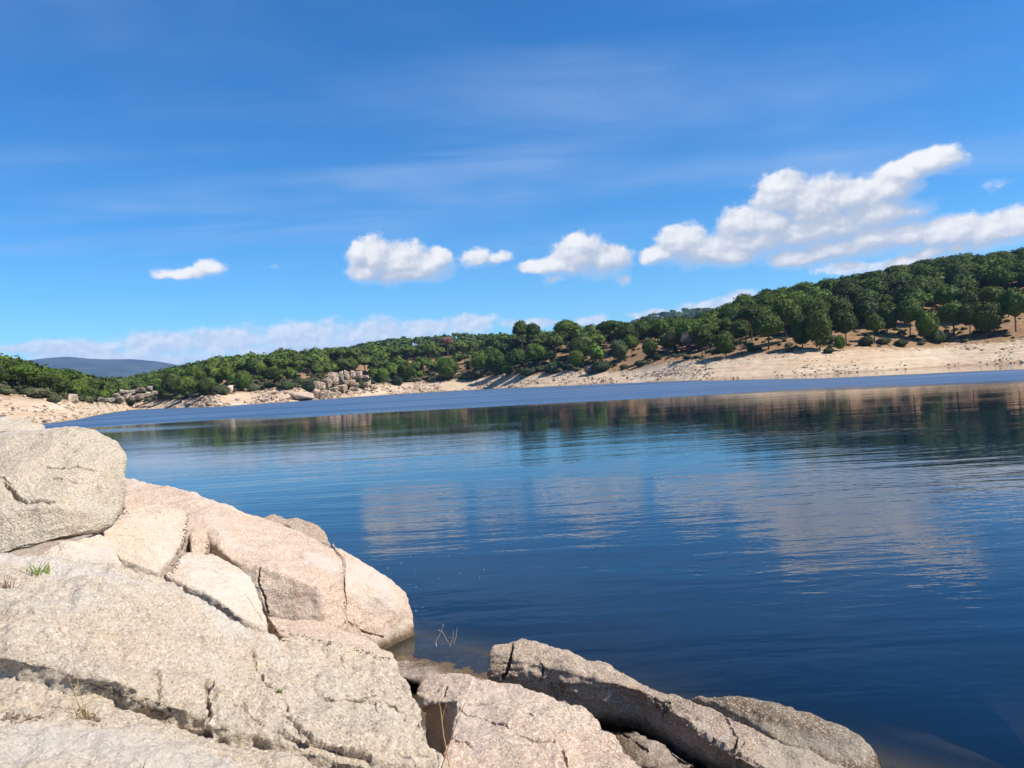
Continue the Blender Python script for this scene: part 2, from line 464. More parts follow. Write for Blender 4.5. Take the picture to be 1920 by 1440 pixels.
def granite(name, c1, c2, c3, grain=1.0, stain=(0.12, 0.10, 0.085), stain_amt=0.25, rust=0.15, bump=1.0, wetline=False):
    m, nt, b = new_mat(name, 0.9, 0.25)
    g = nt.node('ShaderNodeNewGeometry'); p = g.outputs['Position']
    big = nt.noise(p, 1.3, 6, 0.62, 0.4)
    mid = nt.noise(p, 6.5, 6, 0.65)
    col = nt.mix(nt.ramp(big, 0.36, 0.64), c1, c2)
    col = nt.mix(nt.ramp(mid, 0.48, 0.72, 0, 0.75), col, c3)
    ru = nt.noise(nt.mapping(p, (1, 1, 1), loc=(5, 3, 1)), 2.4, 6, 0.7)
    col = nt.mix(nt.ramp(ru, 0.58, 0.74, 0, rust * 3), col, (0.42, 0.25, 0.12))
    st = nt.noise(nt.mapping(p, (1.0, 1.0, 0.45), loc=(9, 1, 4)), 3.2, 7, 0.7)
    col = nt.mix(nt.ramp(st, 0.54, 0.72, 0, stain_amt * 2), col, stain)
    # crystals: dark mica, pale feldspar
    gr = nt.voronoi(p, 88 * grain, out='Color')
    gsep = nt.node('ShaderNodeSeparateColor'); nt.l.new(gr, gsep.inputs[0])
    col = nt.mix(nt.ramp(gsep.outputs[0], 0.80, 0.88, 0, 0.52), col, (0.22, 0.165, 0.13), 'MIX')
    col = nt.mix(nt.ramp(gsep.outputs[1], 0.70, 0.80, 0, 0.55), col, (0.76, 0.67, 0.55), 'MIX')
    pit = nt.noise(p, 34 * grain, 5, 0.75)
    rough_zone = nt.ramp(nt.noise(nt.mapping(p, loc=(2, 8, 3)), 1.9, 4, 0.6), 0.38, 0.62, 0.15, 0.60)
    col = nt.mix(nt.math('MULTIPLY', nt.ramp(pit, 0.54, 0.66), rough_zone), col, tuple(0.52 * v for v in c1))
    wash = nt.noise(nt.mapping(p, loc=(7, 2, 5)), 0.9, 5, 0.6, 0.6)
    col = nt.mix(nt.ramp(wash, 0.50, 0.66, 0, 0.55), col, tuple(min(.72, 1.12 * (0.5 * v + 0.5 * sum(c3) / 3)) for v in c3))
    if wetline:
        sp = nt.node('ShaderNodeSeparateXYZ'); nt.l.new(p, sp.inputs[0])
        zz = nt.math('ADD', sp.outputs[2], nt.math('MULTIPLY', nt.math('SUBTRACT', mid, 0.5), 0.12))
        col = nt.mix(nt.ramp(zz, 0.02, 0.13, 0.92, 0.0), col, (0.10, 0.065, 0.030))
        col = nt.mix(nt.math('MULTIPLY', nt.ramp(zz, 0.11, 0.14), nt.ramp(zz, 0.15, 0.20, 0.5, 0.0)), col, (0.50, 0.43, 0.33))
    nt.l.new(col, b.inputs['Base Color'])
    h1 = nt.noise(p, 24 * grain, 8, 0.76)
    h2 = nt.noise(p, 70 * grain, 4, 0.7)
    hh = nt.math('ADD', nt.math('ADD', h1, nt.math('MULTIPLY', h2, 0.5)), nt.math('MULTIPLY', nt.voronoi(p, 52 * grain), 0.28))
    bp = nt.node('ShaderNodeBump'); bp.inputs['Strength'].default_value = 0.95 * bump; bp.inputs['Distance'].default_value = 0.030
    nt.l.new(hh, bp.inputs['Height']); nt.l.new(bp.outputs[0], b.inputs['Normal'])
    return m
G_pale = granite('granite_pale', (0.565, 0.440, 0.315), (0.535, 0.440, 0.335), (0.60, 0.505, 0.395), 1.0, stain=(0.22, 0.17, 0.13), stain_amt=0.20, rust=0.16)
G_grey = granite('granite_lichen', (0.57, 0.455, 0.325), (0.535, 0.44, 0.33), (0.59, 0.49, 0.375), 1.1, stain=(0.24, 0.195, 0.14), stain_amt=0.32, rust=0.13)
G_pink = granite('granite_pink', (0.50, 0.345, 0.245), (0.485, 0.36, 0.27), (0.53, 0.41, 0.315), 1.2, stain=(0.20, 0.13, 0.095), stain_amt=0.22, rust=0.16, bump=0.7, wetline=True)
G_cream = granite('granite_cream', (0.58, 0.435, 0.315), (0.55, 0.435, 0.33), (0.60, 0.49, 0.38), 1.1, stain=(0.22, 0.16, 0.12), stain_amt=0.18, rust=0.16, bump=0.8)
G_rose = granite('granite_rose', (0.53, 0.375, 0.27), (0.56, 0.435, 0.32), (0.48, 0.33, 0.24), 0.9, stain=(0.20, 0.14, 0.11), stain_amt=0.16, rust=0.14, bump=0.9)
G_dark = granite('granite_dark', (0.43, 0.31, 0.22), (0.53, 0.405, 0.30), (0.57, 0.445, 0.335), 1.0, stain=(0.11, 0.09, 0.07), stain_amt=0.45, rust=0.22, bump=1.2, wetline=True)
G_brown = granite('granite_brown', (0.21, 0.14, 0.085), (0.28, 0.20, 0.13), (0.33, 0.25, 0.17), 1.0, stain=(0.10, 0.07, 0.045), stain_amt=0.35, rust=0.25, bump=1.2, wetline=True)
G_brown2 = granite('granite_tan', (0.40, 0.275, 0.185), (0.44, 0.32, 0.23), (0.48, 0.36, 0.26), 1.0, stain=(0.15, 0.10, 0.07), stain_amt=0.3, rust=0.25, bump=1.2)
G_bed = granite('bedrock', (0.34, 0.235, 0.18), (0.28, 0.21, 0.165), (0.38, 0.28, 0.22), 0.8, stain=(0.10, 0.08, 0.05), stain_amt=0.35, rust=0.2, wetline=True)
G_far = granite('granite_far', (0.44, 0.31, 0.22), (0.36, 0.255, 0.19), (0.50, 0.38, 0.28), 0.03, stain=(0.13, 0.09, 0.07), stain_amt=0.35, rust=0.2, bump=0.4)
G_crag = granite('granite_crag', (0.26, 0.165, 0.105), (0.17, 0.108, 0.07), (0.32, 0.22, 0.145), 0.03, stain=(0.075, 0.055, 0.045), stain_amt=0.4, rust=0.2, bump=0.4)
G_slope = granite('granite_slope', (0.16, 0.125, 0.09), (0.22, 0.17, 0.125), (0.27, 0.21, 0.155), 0.03, stain=(0.07, 0.065, 0.04), stain_amt=0.4, rust=0.2, bump=0.4)
tag(link('bedrock_shore', me, G_bed), kind='structure')

# ------------------------------------------------------------------ near rocks
ROCK_BVH = []
def hull_into(bm, pts):
    b2 = bmesh.new()
    for p in pts:
        b2.verts.new(p)
    r = bmesh.ops.convex_hull(b2, input=b2.verts)
    junk = [g for g in r['geom_interior'] + r['geom_unused'] if isinstance(g, bmesh.types.BMVert)]
    if junk:
        bmesh.ops.delete(b2, geom=list(set(junk)), context='VERTS')
    me = bpy.data.meshes.new('tmp'); b2.to_mesh(me); b2.free()
    bm.from_mesh(me); bpy.data.meshes.remove(me)
def block(pts, drop=None, spread=0.0, extra=()):
    """corner points (column, row, depth) -> world points, with the base carried down to `drop` (absolute height)"""
    W = [P(*p) for p in pts]
    out = list(W)
    if drop is not None:
        c = sum(W, Vector()) / len(W)
        for w in W:
            q = w.copy(); q.z = min(drop, w.z - 0.05)
            d = (q - c); d.z = 0
            out.append(q + d * spread)
    out += [P(*p) for p in extra]
    return out
def rock(name, blocks, mat, voxel=0.016, smooth=6, amp=(0.03, 0.012, 0.005), ledge=0.012, cracks=(), seed=0.0, label=None, cat='boulder', group=None, refine=True):
    bm = bmesh.new()
    for pts in blocks:
        hull_into(bm, pts)
    me = bpy.data.meshes.new(name); bm.to_mesh(me); bm.free()
    o = bpy.data.objects.new(name, me); COL.objects.link(o)
    rm = o.modifiers.new('r', 'REMESH'); rm.mode = 'VOXEL'; rm.voxel_size = voxel; rm.adaptivity = 0.0
    sm = o.modifiers.new('s', 'SMOOTH'); sm.factor = 0.6; sm.iterations = smooth
    dg = bpy.context.evaluated_depsgraph_get()
    me2 = bpy.data.meshes.new_from_object(o.evaluated_get(dg))
    o.modifiers.clear()
    bpy.data.objects.remove(o); bpy.data.meshes.remove(me)
    me2.name = name
    crack_pts = []
    if cracks:
        bm = bmesh.new(); bm.from_mesh(me2)
        bvh = BVHTree.FromBMesh(bm)
        for pl, w, dpt in cracks:
            for (x0, y0), (x1, y1) in zip(pl[:-1], pl[1:]):
                n = max(2, int(math.hypot(x1 - x0, y1 - y0) / 1.2))
                for k in range(n):
                    f = k / n
                    jit = 2.0
                    px = x0 + (x1 - x0) * f + random.uniform(-jit, jit) * 0.6; py = y0 + (y1 - y0) * f + random.uniform(-jit, jit) * 0.6
                    h = bvh.ray_cast(Vector((0, 0, CAM_H)), ray(px, py).normalized())
                    if h[0] is not None:
                        crack_pts.append((h[0], w, dpt))
        if refine and crack_pts:
            kd = KDTree(len(crack_pts))
            for i, c in enumerate(crack_pts): kd.insert(c[0], i)
            kd.balance()
            ed = [e for e in bm.edges if kd.find((e.verts[0].co + e.verts[1].co) * .5)[2] < 0.035]
            bmesh.ops.subdivide_edges(bm, edges=ed, cuts=2, use_grid_fill=True)
            bm.to_mesh(me2)
        bm.free()
    n = len(me2.vertices)
    co = np.empty(n * 3, np.float32); me2.vertices.foreach_get('co', co); co = co.reshape(-1, 3).astype(np.float64)
    no = np.empty(n * 3, np.float32); me2.vertices.foreach_get('normal', no); no = no.reshape(-1, 3).astype(np.float64)
    q = co + seed
    low = fbm(q * 1.7, 3)
    d = amp[0] * low + amp[1] * fbm(q * 6.0, 3) + amp[2] * fbm(q * 24.0, 3)
    lv = fbm(q * np.array([1.3, 1.3, 3.0]) + 4.4, 4) * 2.2
    fr = lv - np.floor(lv)
    d += ledge * (np.floor(lv) + sstep(0.80, 1.0, fr)) * 0.6
    chip = np.clip(fbm(q * 3.1 + 9.1, 3) - 0.35, 0, 1)
    d -= chip * amp[0] * 1.0
    if crack_pts:
        kd = KDTree(len(crack_pts))
        for i, c in enumerate(crack_pts): kd.insert(c[0], i)
        kd.balance()
        lo = np.array([c[0] for c in crack_pts]).min(0) - 0.1; hi = np.array([c[0] for c in crack_pts]).max(0) + 0.1
        cand = np.nonzero(((co > lo) & (co < hi)).all(1))[0]
        wn = 0.75 + 0.5 * fbm(q[cand] * 9, 2)
        for j, i in enumerate(cand):
            _, k, dist = kd.find(co[i])
            w = crack_pts[k][1] * 0.72 * wn[j]
            if dist < w:
                f = 1 - dist / w
                d[i] -= crack_pts[k][2] * 2.4 * min(1.0, f * 2.0)
    co = co + no * d[:, None]
    me2.vertices.foreach_set('co', co.astype(np.float32).ravel())
    me2.polygons.foreach_set('use_smooth', np.ones(len(me2.polygons), bool))
    me2.update()
    ob = link(name, me2, mat)
    bm = bmesh.new(); bm.from_mesh(me2); ROCK_BVH.append(BVHTree.FromBMesh(bm)); bm.free()
    return tag(ob, label, cat, group)

OFF = -0.25
# the great rounded boulder and the one behind it
rock('granite_boulder', [
    [P(*p) for p in [(-230,915,6.3),(-120,850,6.7),(-30,846,6.75),(30,834,6.75),(66,812,6.85),(130,797,6.9),(180,803,6.9),(218,826,6.85),(241,847,6.75),
                     (240,880,6.6),(231,935,6.35),(222,962,6.2),(206,984,5.98),(120,1013,5.62),(60,1031,5.47),(0,1044,5.38),(-200,1078,5.2),
                     (60,880,5.95),(150,870,6.15),(200,868,6.35),(120,950,5.65),(20,950,5.5),(-120,930,5.5),
                     (120,812,7.8),(-150,830,7.9),(215,850,7.7),(215,950,7.5),(60,1000,7.2),(-200,1000,7.2)]]],
     G_grey, 0.016, 10, (0.035, 0.014, 0.006), 0.010,
     cracks=[([(85,865),(105,868),(120,874),(145,870),(160,877),(178,882)], 0.022, 0.045), ([(10,905),(30,925),(50,936),(100,939)], 0.026, 0.045), ([(100,895),(120,899),(145,907)], 0.014, 0.02),
             ([(-20,880),(20,905)], 0.012, 0.02)],
     seed=1.0, label='great rounded grey granite boulder perched over a dark gap on the shore rocks', cat='boulder')
rock('granite_boulder', [
    [P(*p) for p in [(-260,815,8.5),(-120,786,8.7),(0,782,8.8),(45,784,8.8),(88,797,8.7),(82,808,8.45),(40,806,8.2),(-40,810,8.05),(-200,830,8.0),(60,842,8.42),(15,862,8.32),(-150,895,8.25),
                     (60,800,10.2),(-150,800,10.2),(80,880,8.6),(80,880,10.0),(-200,900,10.0)]]],
     G_grey, 0.022, 8, (0.04, 0.014, 0.006), 0.010, seed=4.0,
     label='smaller grey granite boulder with a shaded underside, tucked behind the great rounded boulder')

# near slabs underfoot
slabA = [(-200,1080,4.6),(0,1050,5.15),(70,1042,5.35),(200,1050,5.46),(300,1080,5.5),(360,1118,5.5),(420,1156,5.5),(440,1180,5.4),(500,1270,4.7),
         (480,1372,4.05),(390,1362,3.98),(312,1322,3.9),(200,1268,3.85),(100,1246,3.83),(30,1232,3.8),(-200,1215,3.8),(150,1130,4.5),(350,1190,4.7)]
slabA2 = [(380,1140,5.45),(440,1164,5.56),(500,1183,5.62),(600,1198,5.68),(690,1225,5.66),(735,1247,5.56),(764,1285,5.25),(788,1325,5.0),(810,1370,4.7),(824,1405,4.48),(830,1450,4.2),
          (640,1400,4.25),(560,1380,4.2),(480,1372,4.05),(400,1300,4.4),(500,1250,4.75),(620,1280,4.9)]
slabB = [(-250,1235,4.1),(-250,1600,2.4),(0,1262,3.95),(100,1268,3.98),(200,1290,4.05),(310,1345,4.0),(390,1380,4.05),(480,1400,4.05),(560,1418,4.05),(650,1450,4.0),(700,1600,3.2),
         (0,1450,3.05),(300,1450,3.3),(500,1470,3.45),(0,1345,3.52)]
cA = [([(300,1245),(303,1275),(310,1320),(316,1345)], 0.016, 0.035), ([(393,1262),(388,1300),(395,1335),(388,1366)], 0.018, 0.05),
      ([(480,1200),(490,1245),(500,1265),(520,1285),(535,1305),(542,1328)], 0.020, 0.05), ([(460,1308),(470,1340),(490,1360),(530,1378),(565,1398),(600,1405)], 0.020, 0.045),
      ([(532,1335),(560,1370),(590,1396),(640,1415),(690,1425)], 0.026, 0.06), ([(606,1295),(640,1300)], 0.012, 0.02),
      ([(640,1225),(660,1262),(700,1290),(715,1330)], 0.012, 0.018), ([(230,1150),(262,1165),(300,1160)], 0.008, 0.010), ([(700,1360),(735,1372),(770,1366)], 0.012, 0.02)]
slabA3 = [(545,1322,4.50),(610,1296,4.68),(700,1288,4.80),(765,1318,4.86),(802,1372,4.56),(814,1412,4.32),(700,1424,4.10),(640,1410,4.10),(590,1388,4.17),(560,1360,4.28)]
slabA4 = [(396,1268,4.28),(428,1276,4.32),(452,1312,4.16),(470,1345,4.02),(430,1366,3.92),(392,1366,3.92)]
rock('granite_slab', [block(slabA, 0.45, -0.10), block(slabA2, 0.2, -0.06), block(slabA3, 0.3), block(slabA4, 0.4)], G_pale, 0.0125, 5, (0.045, 0.022, 0.013), 0.026, cA, seed=7.0,
     label='wide pale cracked granite slab sloping from the great boulder down to the water', cat='rock slab')
rock('granite_slab', [block(slabB, 0.5, 0.0)], G_pale, 0.0125, 5, (0.04, 0.020, 0.012), 0.022,
     cracks=[([(0,1335),(20,1322),(24,1345),(70,1340)], 0.014, 0.025), ([(440,1425),(500,1432)], 0.01, 0.015)], seed=9.5,
     label='low pale granite shelf under the shadowed ledge, holding the dry grass tuft', cat='rock slab')

# blocks between the boulder and the water
rock('granite_block', [block([(40,1052,5.38),(75,1031,5.52),(120,1016,5.66),(182,996,5.94),(212,1010,6.0),(238,1075,5.45),(120,1085,5.25)], 0.8)], G_cream, 0.016, 5, (0.02, 0.01, 0.005), 0.010, seed=2.2,
     label='flat pale granite block directly under the overhang of the great boulder', cat='rock block')
rock('granite_block', [block([(182,990,6.6),(232,955,7.6),(300,945,8.1),(345,957,7.95),(352,985,7.6),(343,1015,7.2),(328,1042,6.95),(300,1072,6.4),(222,1042,6.25),(270,990,7.1)], 0.7)], G_cream, 0.016, 5, (0.022, 0.01, 0.005), 0.012,
     cracks=[([(215,985),(250,1000),(290,1035)], 0.010, 0.012)], seed=3.3,
     label='broad cream granite block left of the dark cleft, above the sloping slab', cat='rock block')
rock('granite_block', [block([(357,1000,7.55),(372,986,7.75),(386,992,7.75),(391,1015,7.5),(384,1040,7.2),(356,1046,7.1)], 0.8)], G_rose, 0.014, 4, (0.012, 0.008, 0.004), 0.006, seed=5.1,
     label='small rounded rock wedged in the dark cleft', cat='rock block')
rock('granite_block', [block([(308,1077,6.3),(350,1034,7.0),(395,1040,7.05),(440,1062,6.95),(478,1094,6.7),(494,1130,6.45),(503,1176,6.15),(455,1160,6.05),(400,1118,6.1),(350,1098,6.15),(420,1085,6.6)], 0.4, -0.06)], G_cream, 0.015, 5, (0.02, 0.010, 0.005), 0.010,
     cracks=[([(345,1052),(385,1068),(435,1092)], 0.010, 0.018), ([(460,1112),(480,1140),(492,1165)], 0.010, 0.02)], seed=6.2,
     label='wedge of cream granite leaning on the slab below the cleft', cat='rock block')
# the long pink whaleback: body, front block, nose
body = block([(205,905,9.6),(228,890,9.75),(262,906,9.6),(300,924,9.4),(322,934,9.25),(346,920,9.3),(366,925,9.25),(440,960,9.1),(520,987,9.05),(620,1020,9.0),(652,1046,8.8),
              (640,1086,8.0),(600,1092,7.5),(487,1056,7.55),(410,1020,7.75),(398,1000,8.0),(378,968,8.5),(235,955,8.6)], 0.2)
fblk = block([(408,1024,7.7),(430,1046,7.45),(487,1064,7.38),(560,1088,7.34),(596,1102,7.32),(640,1082,7.7),(646,1110,7.65),(645,1172,7.45),(616,1184,7.25),(598,1174,7.22),(540,1160,7.2),(500,1150,7.2),(488,1105,7.28),(450,1030,8.3),(640,1050,8.6)], 0.2)
rock('whaleback_rock', [body, fblk], G_pink, 0.018, 4, (0.03, 0.012, 0.005), 0.012,
     cracks=[([(487,1063),(484,1090),(496,1120),(500,1150)], 0.02, 0.03), ([(645,1046),(646,1100),(645,1172)], 0.014, 0.03), ([(560,1035),(600,1045),(640,1040)], 0.012, 0.012)], seed=8.8,
     label='long pink granite whaleback running down to the lake, with a shaded squared front', cat='rock')
rock('granite_nose', [block([(622,1016,9.0),(680,1048,9.0),(740,1090,8.95),(764,1120,8.9),(775,1158,8.8),(776,1190,8.7),(730,1206,8.3),(690,1196,8.15),(650,1176,7.95),(647,1110,8.1),(648,1046,8.6),(710,1120,8.35)], -0.8, 0.02)], G_pink, 0.018, 7, (0.03, 0.012, 0.005), 0.010,
     cracks=[([(690,1085),(708,1068)], 0.01, 0.012), ([(650,1165),(680,1185),(720,1195)], 0.014, 0.02)], seed=12.1,
     label='blunt pink granite nose standing in the water at the end of the whaleback', cat='rock')
rock('granite_boulder', [block([(490,968,10.0),(512,960,10.1),(530,963,10.1),(540,980,9.9),(505,985,9.7)], 0.3), block([(528,970,10.0),(560,967,10.2),(600,984,10.1),(624,1016,9.9),(560,1010,9.6)], 0.3)], G_brown2, 0.02, 5, (0.025, 0.01, 0.005), 0.012, seed=13.3,
     label='small rough brown boulder peeping over the back of the pink whaleback')
rock('granite_ledge', [block([(498,1152,7.1),(540,1158,7.1),(620,1184,7.05),(690,1198,7.3),(735,1224,6.8),(742,1246,6.4),(690,1236,6.1),(600,1204,6.2),(520,1184,6.3)], -0.1)], G_rose, 0.016, 5, (0.025, 0.012, 0.005), 0.014, seed=14.7,
     label='low rusty ledge between the pink whaleback and the pale slab', cat='rock ledge')
rock('granite_ledge', [[Vector(v) for v in ()] + [PZ(742,1228,0.06), PZ(800,1236,0.03), PZ(880,1250,0.015), PZ(940,1266,0.0), PZ(930,1282,0.01), PZ(800,1284,0.05), PZ(748,1268,0.12), PZ(728,1245,0.14),
                       PZ(742,1228,-0.7), PZ(880,1225,-0.7), PZ(960,1262,-0.7), PZ(930,1290,-0.7), PZ(745,1290,-0.7)]], G_bed, 0.016, 8, (0.03, 0.015, 0.005), 0.015, seed=15.9,
     label='wet brown bedrock shelf dipping under the water beside the pink nose', cat='rock ledge')
# right-hand rocks
rock('granite_boulder', [
    block([(862,1268,5.55),(872,1259,5.6),(905,1270,5.55),(960,1278,5.5),(1060,1308,5.3),(1112,1334,5.1),(1120,1362,4.95),(1212,1432,4.45),(1300,1520,4.0),
           (838,1470,4.15),(832,1412,4.40),(850,1372,4.62),(862,1335,4.9),(1000,1360,4.75),(1000,1470,4.1)], -0.3),
    block([(797,1316,5.55),(850,1308,5.35),(862,1338,4.98),(890,1300,5.4),(800,1316,5.95)], -0.3),
    block([(776,1298,5.5),(800,1270,5.65),(850,1264,5.6),(890,1266,5.5),(870,1300,5.2),(845,1318,5.15),(815,1322,5.25),(790,1330,5.35),(790,1340,5.7),(880,1320,5.9),(800,1290,6.0),(880,1285,6.0)])],
     G_rose, 0.0125, 4, (0.030, 0.014, 0.006), 0.016,
     cracks=[([(840,1313),(865,1322),(890,1328),(920,1340),(955,1362)], 0.014, 0.03), ([(878,1308),(905,1305),(960,1320),(1000,1340)], 0.012, 0.018), ([(850,1377),(885,1392)], 0.012, 0.02),
             ([(970,1376),(1000,1385),(1040,1385)], 0.016, 0.03), ([(1055,1405),(1068,1440)], 0.014, 0.025), ([(835,1285),(828,1300),(818,1318)], 0.02, 0.04), ([(1060,1315),(1070,1345),(1120,1365)], 0.010, 0.015)], seed=17.0,
     label='rough tan boulder with a flat pinkish face beside the deep dark gap')
rock('granite_boulder', [
    block([(910,1262,6.5),(926,1220,6.62),(962,1211,6.65),(1000,1206,6.68),(1060,1222,6.62),(1130,1246,6.45),(1230,1282,6.1),
           (932,1226,6.55),(1010,1220,6.56),(1100,1252,6.33),(1190,1288,6.02),
           (916,1340,6.64),(1000,1395,6.68),(1100,1440,6.46),(1190,1475,6.14),(1000,1330,7.2),(1230,1400,6.9)]),
    block([(1130,1250,6.45),(1200,1270,6.2),(1290,1304,5.85),(1380,1356,5.5),(1500,1408,5.2),(1602,1440,5.05),(1700,1490,4.8),
           (1195,1292,6.0),(1245,1322,5.68),(1330,1385,5.24),(1430,1440,4.92),(1550,1500,4.65),
           (1215,1475,6.1),(1270,1480,5.78),(1400,1520,5.15),(1250,1500,6.8),(1700,1560,4.8)]),
    block([(1120,1368,6.05),(1190,1366,5.85),(1250,1392,5.55),(1310,1428,5.3),(1250,1440,5.2),(1180,1430,5.4),(1120,1410,5.65)], -0.4)],
     G_dark, 0.0145, 4, (0.035, 0.018, 0.007), 0.022,
     cracks=[([(962,1214),(950,1250),(940,1278)], 0.022, 0.04), ([(1120,1356),(1150,1362),(1190,1385),(1215,1405)], 0.014, 0.03), ([(1360,1335),(1375,1355),(1383,1375),(1375,1410),(1370,1440)], 0.016, 0.04),
             ([(1240,1318),(1230,1372)], 0.010, 0.02), ([(1010,1238),(1018,1252),(1010,1282)], 0.012, 0.02), ([(1222,1308),(1250,1326)], 0.01, 0.02)], seed=19.0,
     label='long leaning boulder with a dark shaded flank rising from the water')
rock('granite_boulder', [
    block([(1290,1308,6.24),(1340,1298,6.14),(1450,1322,5.86),(1560,1352,5.58),(1620,1378,5.38),(1642,1406,5.30),(1652,1442,5.14),(1650,1500,4.85),
           (1330,1308,6.06),(1450,1336,5.74),(1560,1370,5.42),(1612,1396,5.25),
           (1312,1430,6.16),(1450,1480,5.86),(1560,1520,5.55),(1640,1560,5.1),(1500,1460,6.6),(1660,1480,5.8)])],
     G_brown, 0.016, 5, (0.03, 0.014, 0.006), 0.016, seed=21.0,
     label='low brown boulder half sunk in the lake behind the long leaning boulder')
# submerged rocks seen through the shallows
rock('sunken_rock', [[PZ(790,1160,-0.25), PZ(850,1180,-0.30), PZ(880,1230,-0.30), PZ(780,1235,-0.22), PZ(780,1150,-1.2), PZ(930,1200,-1.2), PZ(900,1260,-1.2), PZ(770,1250,-1.0)]], G_bed, 0.03, 6, (0.03, 0.01, 0.004), 0.01, seed=23.0,
     label='sunken rock dimly visible under the water off the pink nose', cat='rock')
rock('sunken_rock', [[PZ(1830,1300,-0.42), PZ(1960,1280,-0.36), PZ(2100,1400,-0.34), PZ(1920,1400,-0.38), PZ(1800,1290,-1.6), PZ(2100,1260,-1.6), PZ(2200,1440,-1.6), PZ(1850,1430,-1.6)]], G_bed, 0.03, 6, (0.03, 0.01, 0.004), 0.01, seed=24.0,
     label='sunken brownish rock far out in the deeper clear water', cat='rock')

# ------------------------------------------------------------------ water
tw = np.concatenate([np.linspace(-2.4, -0.85, 30, endpoint=False), np.linspace(-0.85, 0.85, 300, endpoint=False), np.linspace(0.85, 2.4, 30)])
yw = np.concatenate([np.linspace(1.0, 14, 150, endpoint=False), np.geomspace(14, 520, 170)])
Tg2, Yg2 = np.meshgrid(tw, yw)
Xw = Tg2 * Yg2
zn = near_bed(Xw, Yg2)
zf = ground(Tg2, Yg2)
bed = np.where(Yg2 < 40, zn, zf)
depth = np.clip(-bed, 0, 8)
for sp_, sr_ in ((PZ(1955, 1345, -0.4), 0.75), (PZ(835, 1200, -0.2), 0.35)):      # sunken rocks near the surface
    depth = np.minimum(depth, 0.24 + ((Xw - sp_.x) ** 2 + (Yg2 - sp_.y) ** 2) / sr_ ** 2 * 0.4)
px_side = Tg2
ruff = sstep(0, 1, (Yg2 - np.interp(Tg2, [-0.7, -0.2, 0.2, 0.7], [80, 90, 76, 58]) + 15 * fbm(np.stack([Xw * 0.022, Yg2 * 0.06, Xw * 0], -1).reshape(-1, 3), 3).reshape(Xw.shape)) / 24.0)
outer = np.interp(Tg2, [-0.7, 0.05, 0.25, 0.40, 0.7], [900, 900, 205, 140, 112])
ruff = ruff * (1 - sstep(0, 1, (Yg2 - outer) / 18.0))
n_r, n_c = Tg2.shape
i0 = np.arange((n_r - 1) * n_c).reshape(n_r - 1, n_c)[:, :-1].ravel()
me = mesh_np('water', np.stack([Xw, Yg2, Xw * 0], -1).reshape(-1, 3), np.stack([i0, i0 + 1, i0 + 1 + n_c, i0 + n_c], -1))
attr(me, 'depth', depth.ravel()); attr(me, 'ruffle', ruff.ravel())
m_w = bpy.data.materials.new('lake_water'); m_w.use_nodes = True
nt = NT(m_w.node_tree)
for n in list(nt.n): nt.n.remove(n)
g = nt.node('ShaderNodeNewGeometry'); p = g.outputs['Position']
aD = nt.node('ShaderNodeAttribute', attribute_name='depth'); aR = nt.node('ShaderNodeAttribute', attribute_name='ruffle')
w1 = nt.noise(nt.mapping(p, (0.22, 1.0, 1), (0, 0, math.radians(4))), 1.5, 3, 0.5, 0.3)
w2 = nt.noise(nt.mapping(p, (0.55, 1.0, 1), (0, 0, math.radians(-7))), 4.5, 3, 0.55, 0.2)
w3 = nt.noise(nt.mapping(p, (0.16, 1.0, 1), (0, 0, math.radians(2))), 0.30, 3, 0.5, 0.2)
patch = nt.ramp(nt.noise(nt.mapping(p, (0.35, 1, 1)), 0.09, 3, 0.5), 0.36, 0.64, 0.35, 1.0)
hgt = nt.math('ADD', nt.math('MULTIPLY', w1, 0.022), nt.math('MULTIPLY', w2, 0.0065))
hgt = nt.math('MULTIPLY', hgt, patch)
hgt = nt.math('ADD', hgt, nt.math('MULTIPLY', w3, 0.032))
bp = nt.node('ShaderNodeBump'); bp.inputs['Strength'].default_value = 1.0; bp.inputs['Distance'].default_value = 0.8
sy_ = nt.node('ShaderNodeSeparateXYZ'); nt.l.new(p, sy_.inputs[0])
hgt = nt.math('MULTIPLY', hgt, nt.ramp(sy_.outputs[1], 18, 62, 1.0, 0.42))
nt.l.new(hgt, bp.inputs['Height'])
gl = nt.node('ShaderNodeBsdfGlossy'); gl.inputs['Color'].default_value = (1, 1, 1, 1)
sx = nt.node('ShaderNodeSeparateXYZ'); nt.l.new(p, sx.inputs[0])
rr = nt.math('ADD', nt.math('MULTIPLY', aR.outputs['Fac'], nt.ramp(nt.noise(nt.mapping(p, (0.008, 0.06, 1), loc=(3, 1, 0)), 1.0, 4, 0.6), 0.3, 0.7, 0.22, 0.36)), nt.ramp(sx.outputs[1], 8, 90, 0.01, 0.05))
nt.l.new(rr, gl.inputs['Roughness']); nt.l.new(bp.outputs[0], gl.inputs['Normal'])
df = nt.node('ShaderNodeBsdfDiffuse'); df.inputs['Color'].default_value = (0.0018, 0.011, 0.029, 1)
tr = nt.node('ShaderNodeBsdfTransparent'); tr.inputs['Color'].default_value = (0.78, 0.84, 0.74, 1)
opq = nt.math('SUBTRACT', 1.0, nt.math('POWER', 2.718, nt.math('MULTIPLY', aD.outputs['Fac'], -3.2)))
nt.l.new(nt.mix(aR.outputs['Fac'], (0.0018, 0.011, 0.029), (0.012, 0.052, 0.125)), df.inputs['Color'])
mb = nt.node('ShaderNodeMixShader'); nt.l.new(opq, mb.inputs[0]); nt.l.new(tr.outputs[0], mb.inputs[1]); nt.l.new(df.outputs[0], mb.inputs[2])
fr = nt.node('ShaderNodeFresnel'); fr.inputs[0].default_value = 1.333; nt.l.new(bp.outputs[0], fr.inputs[1])
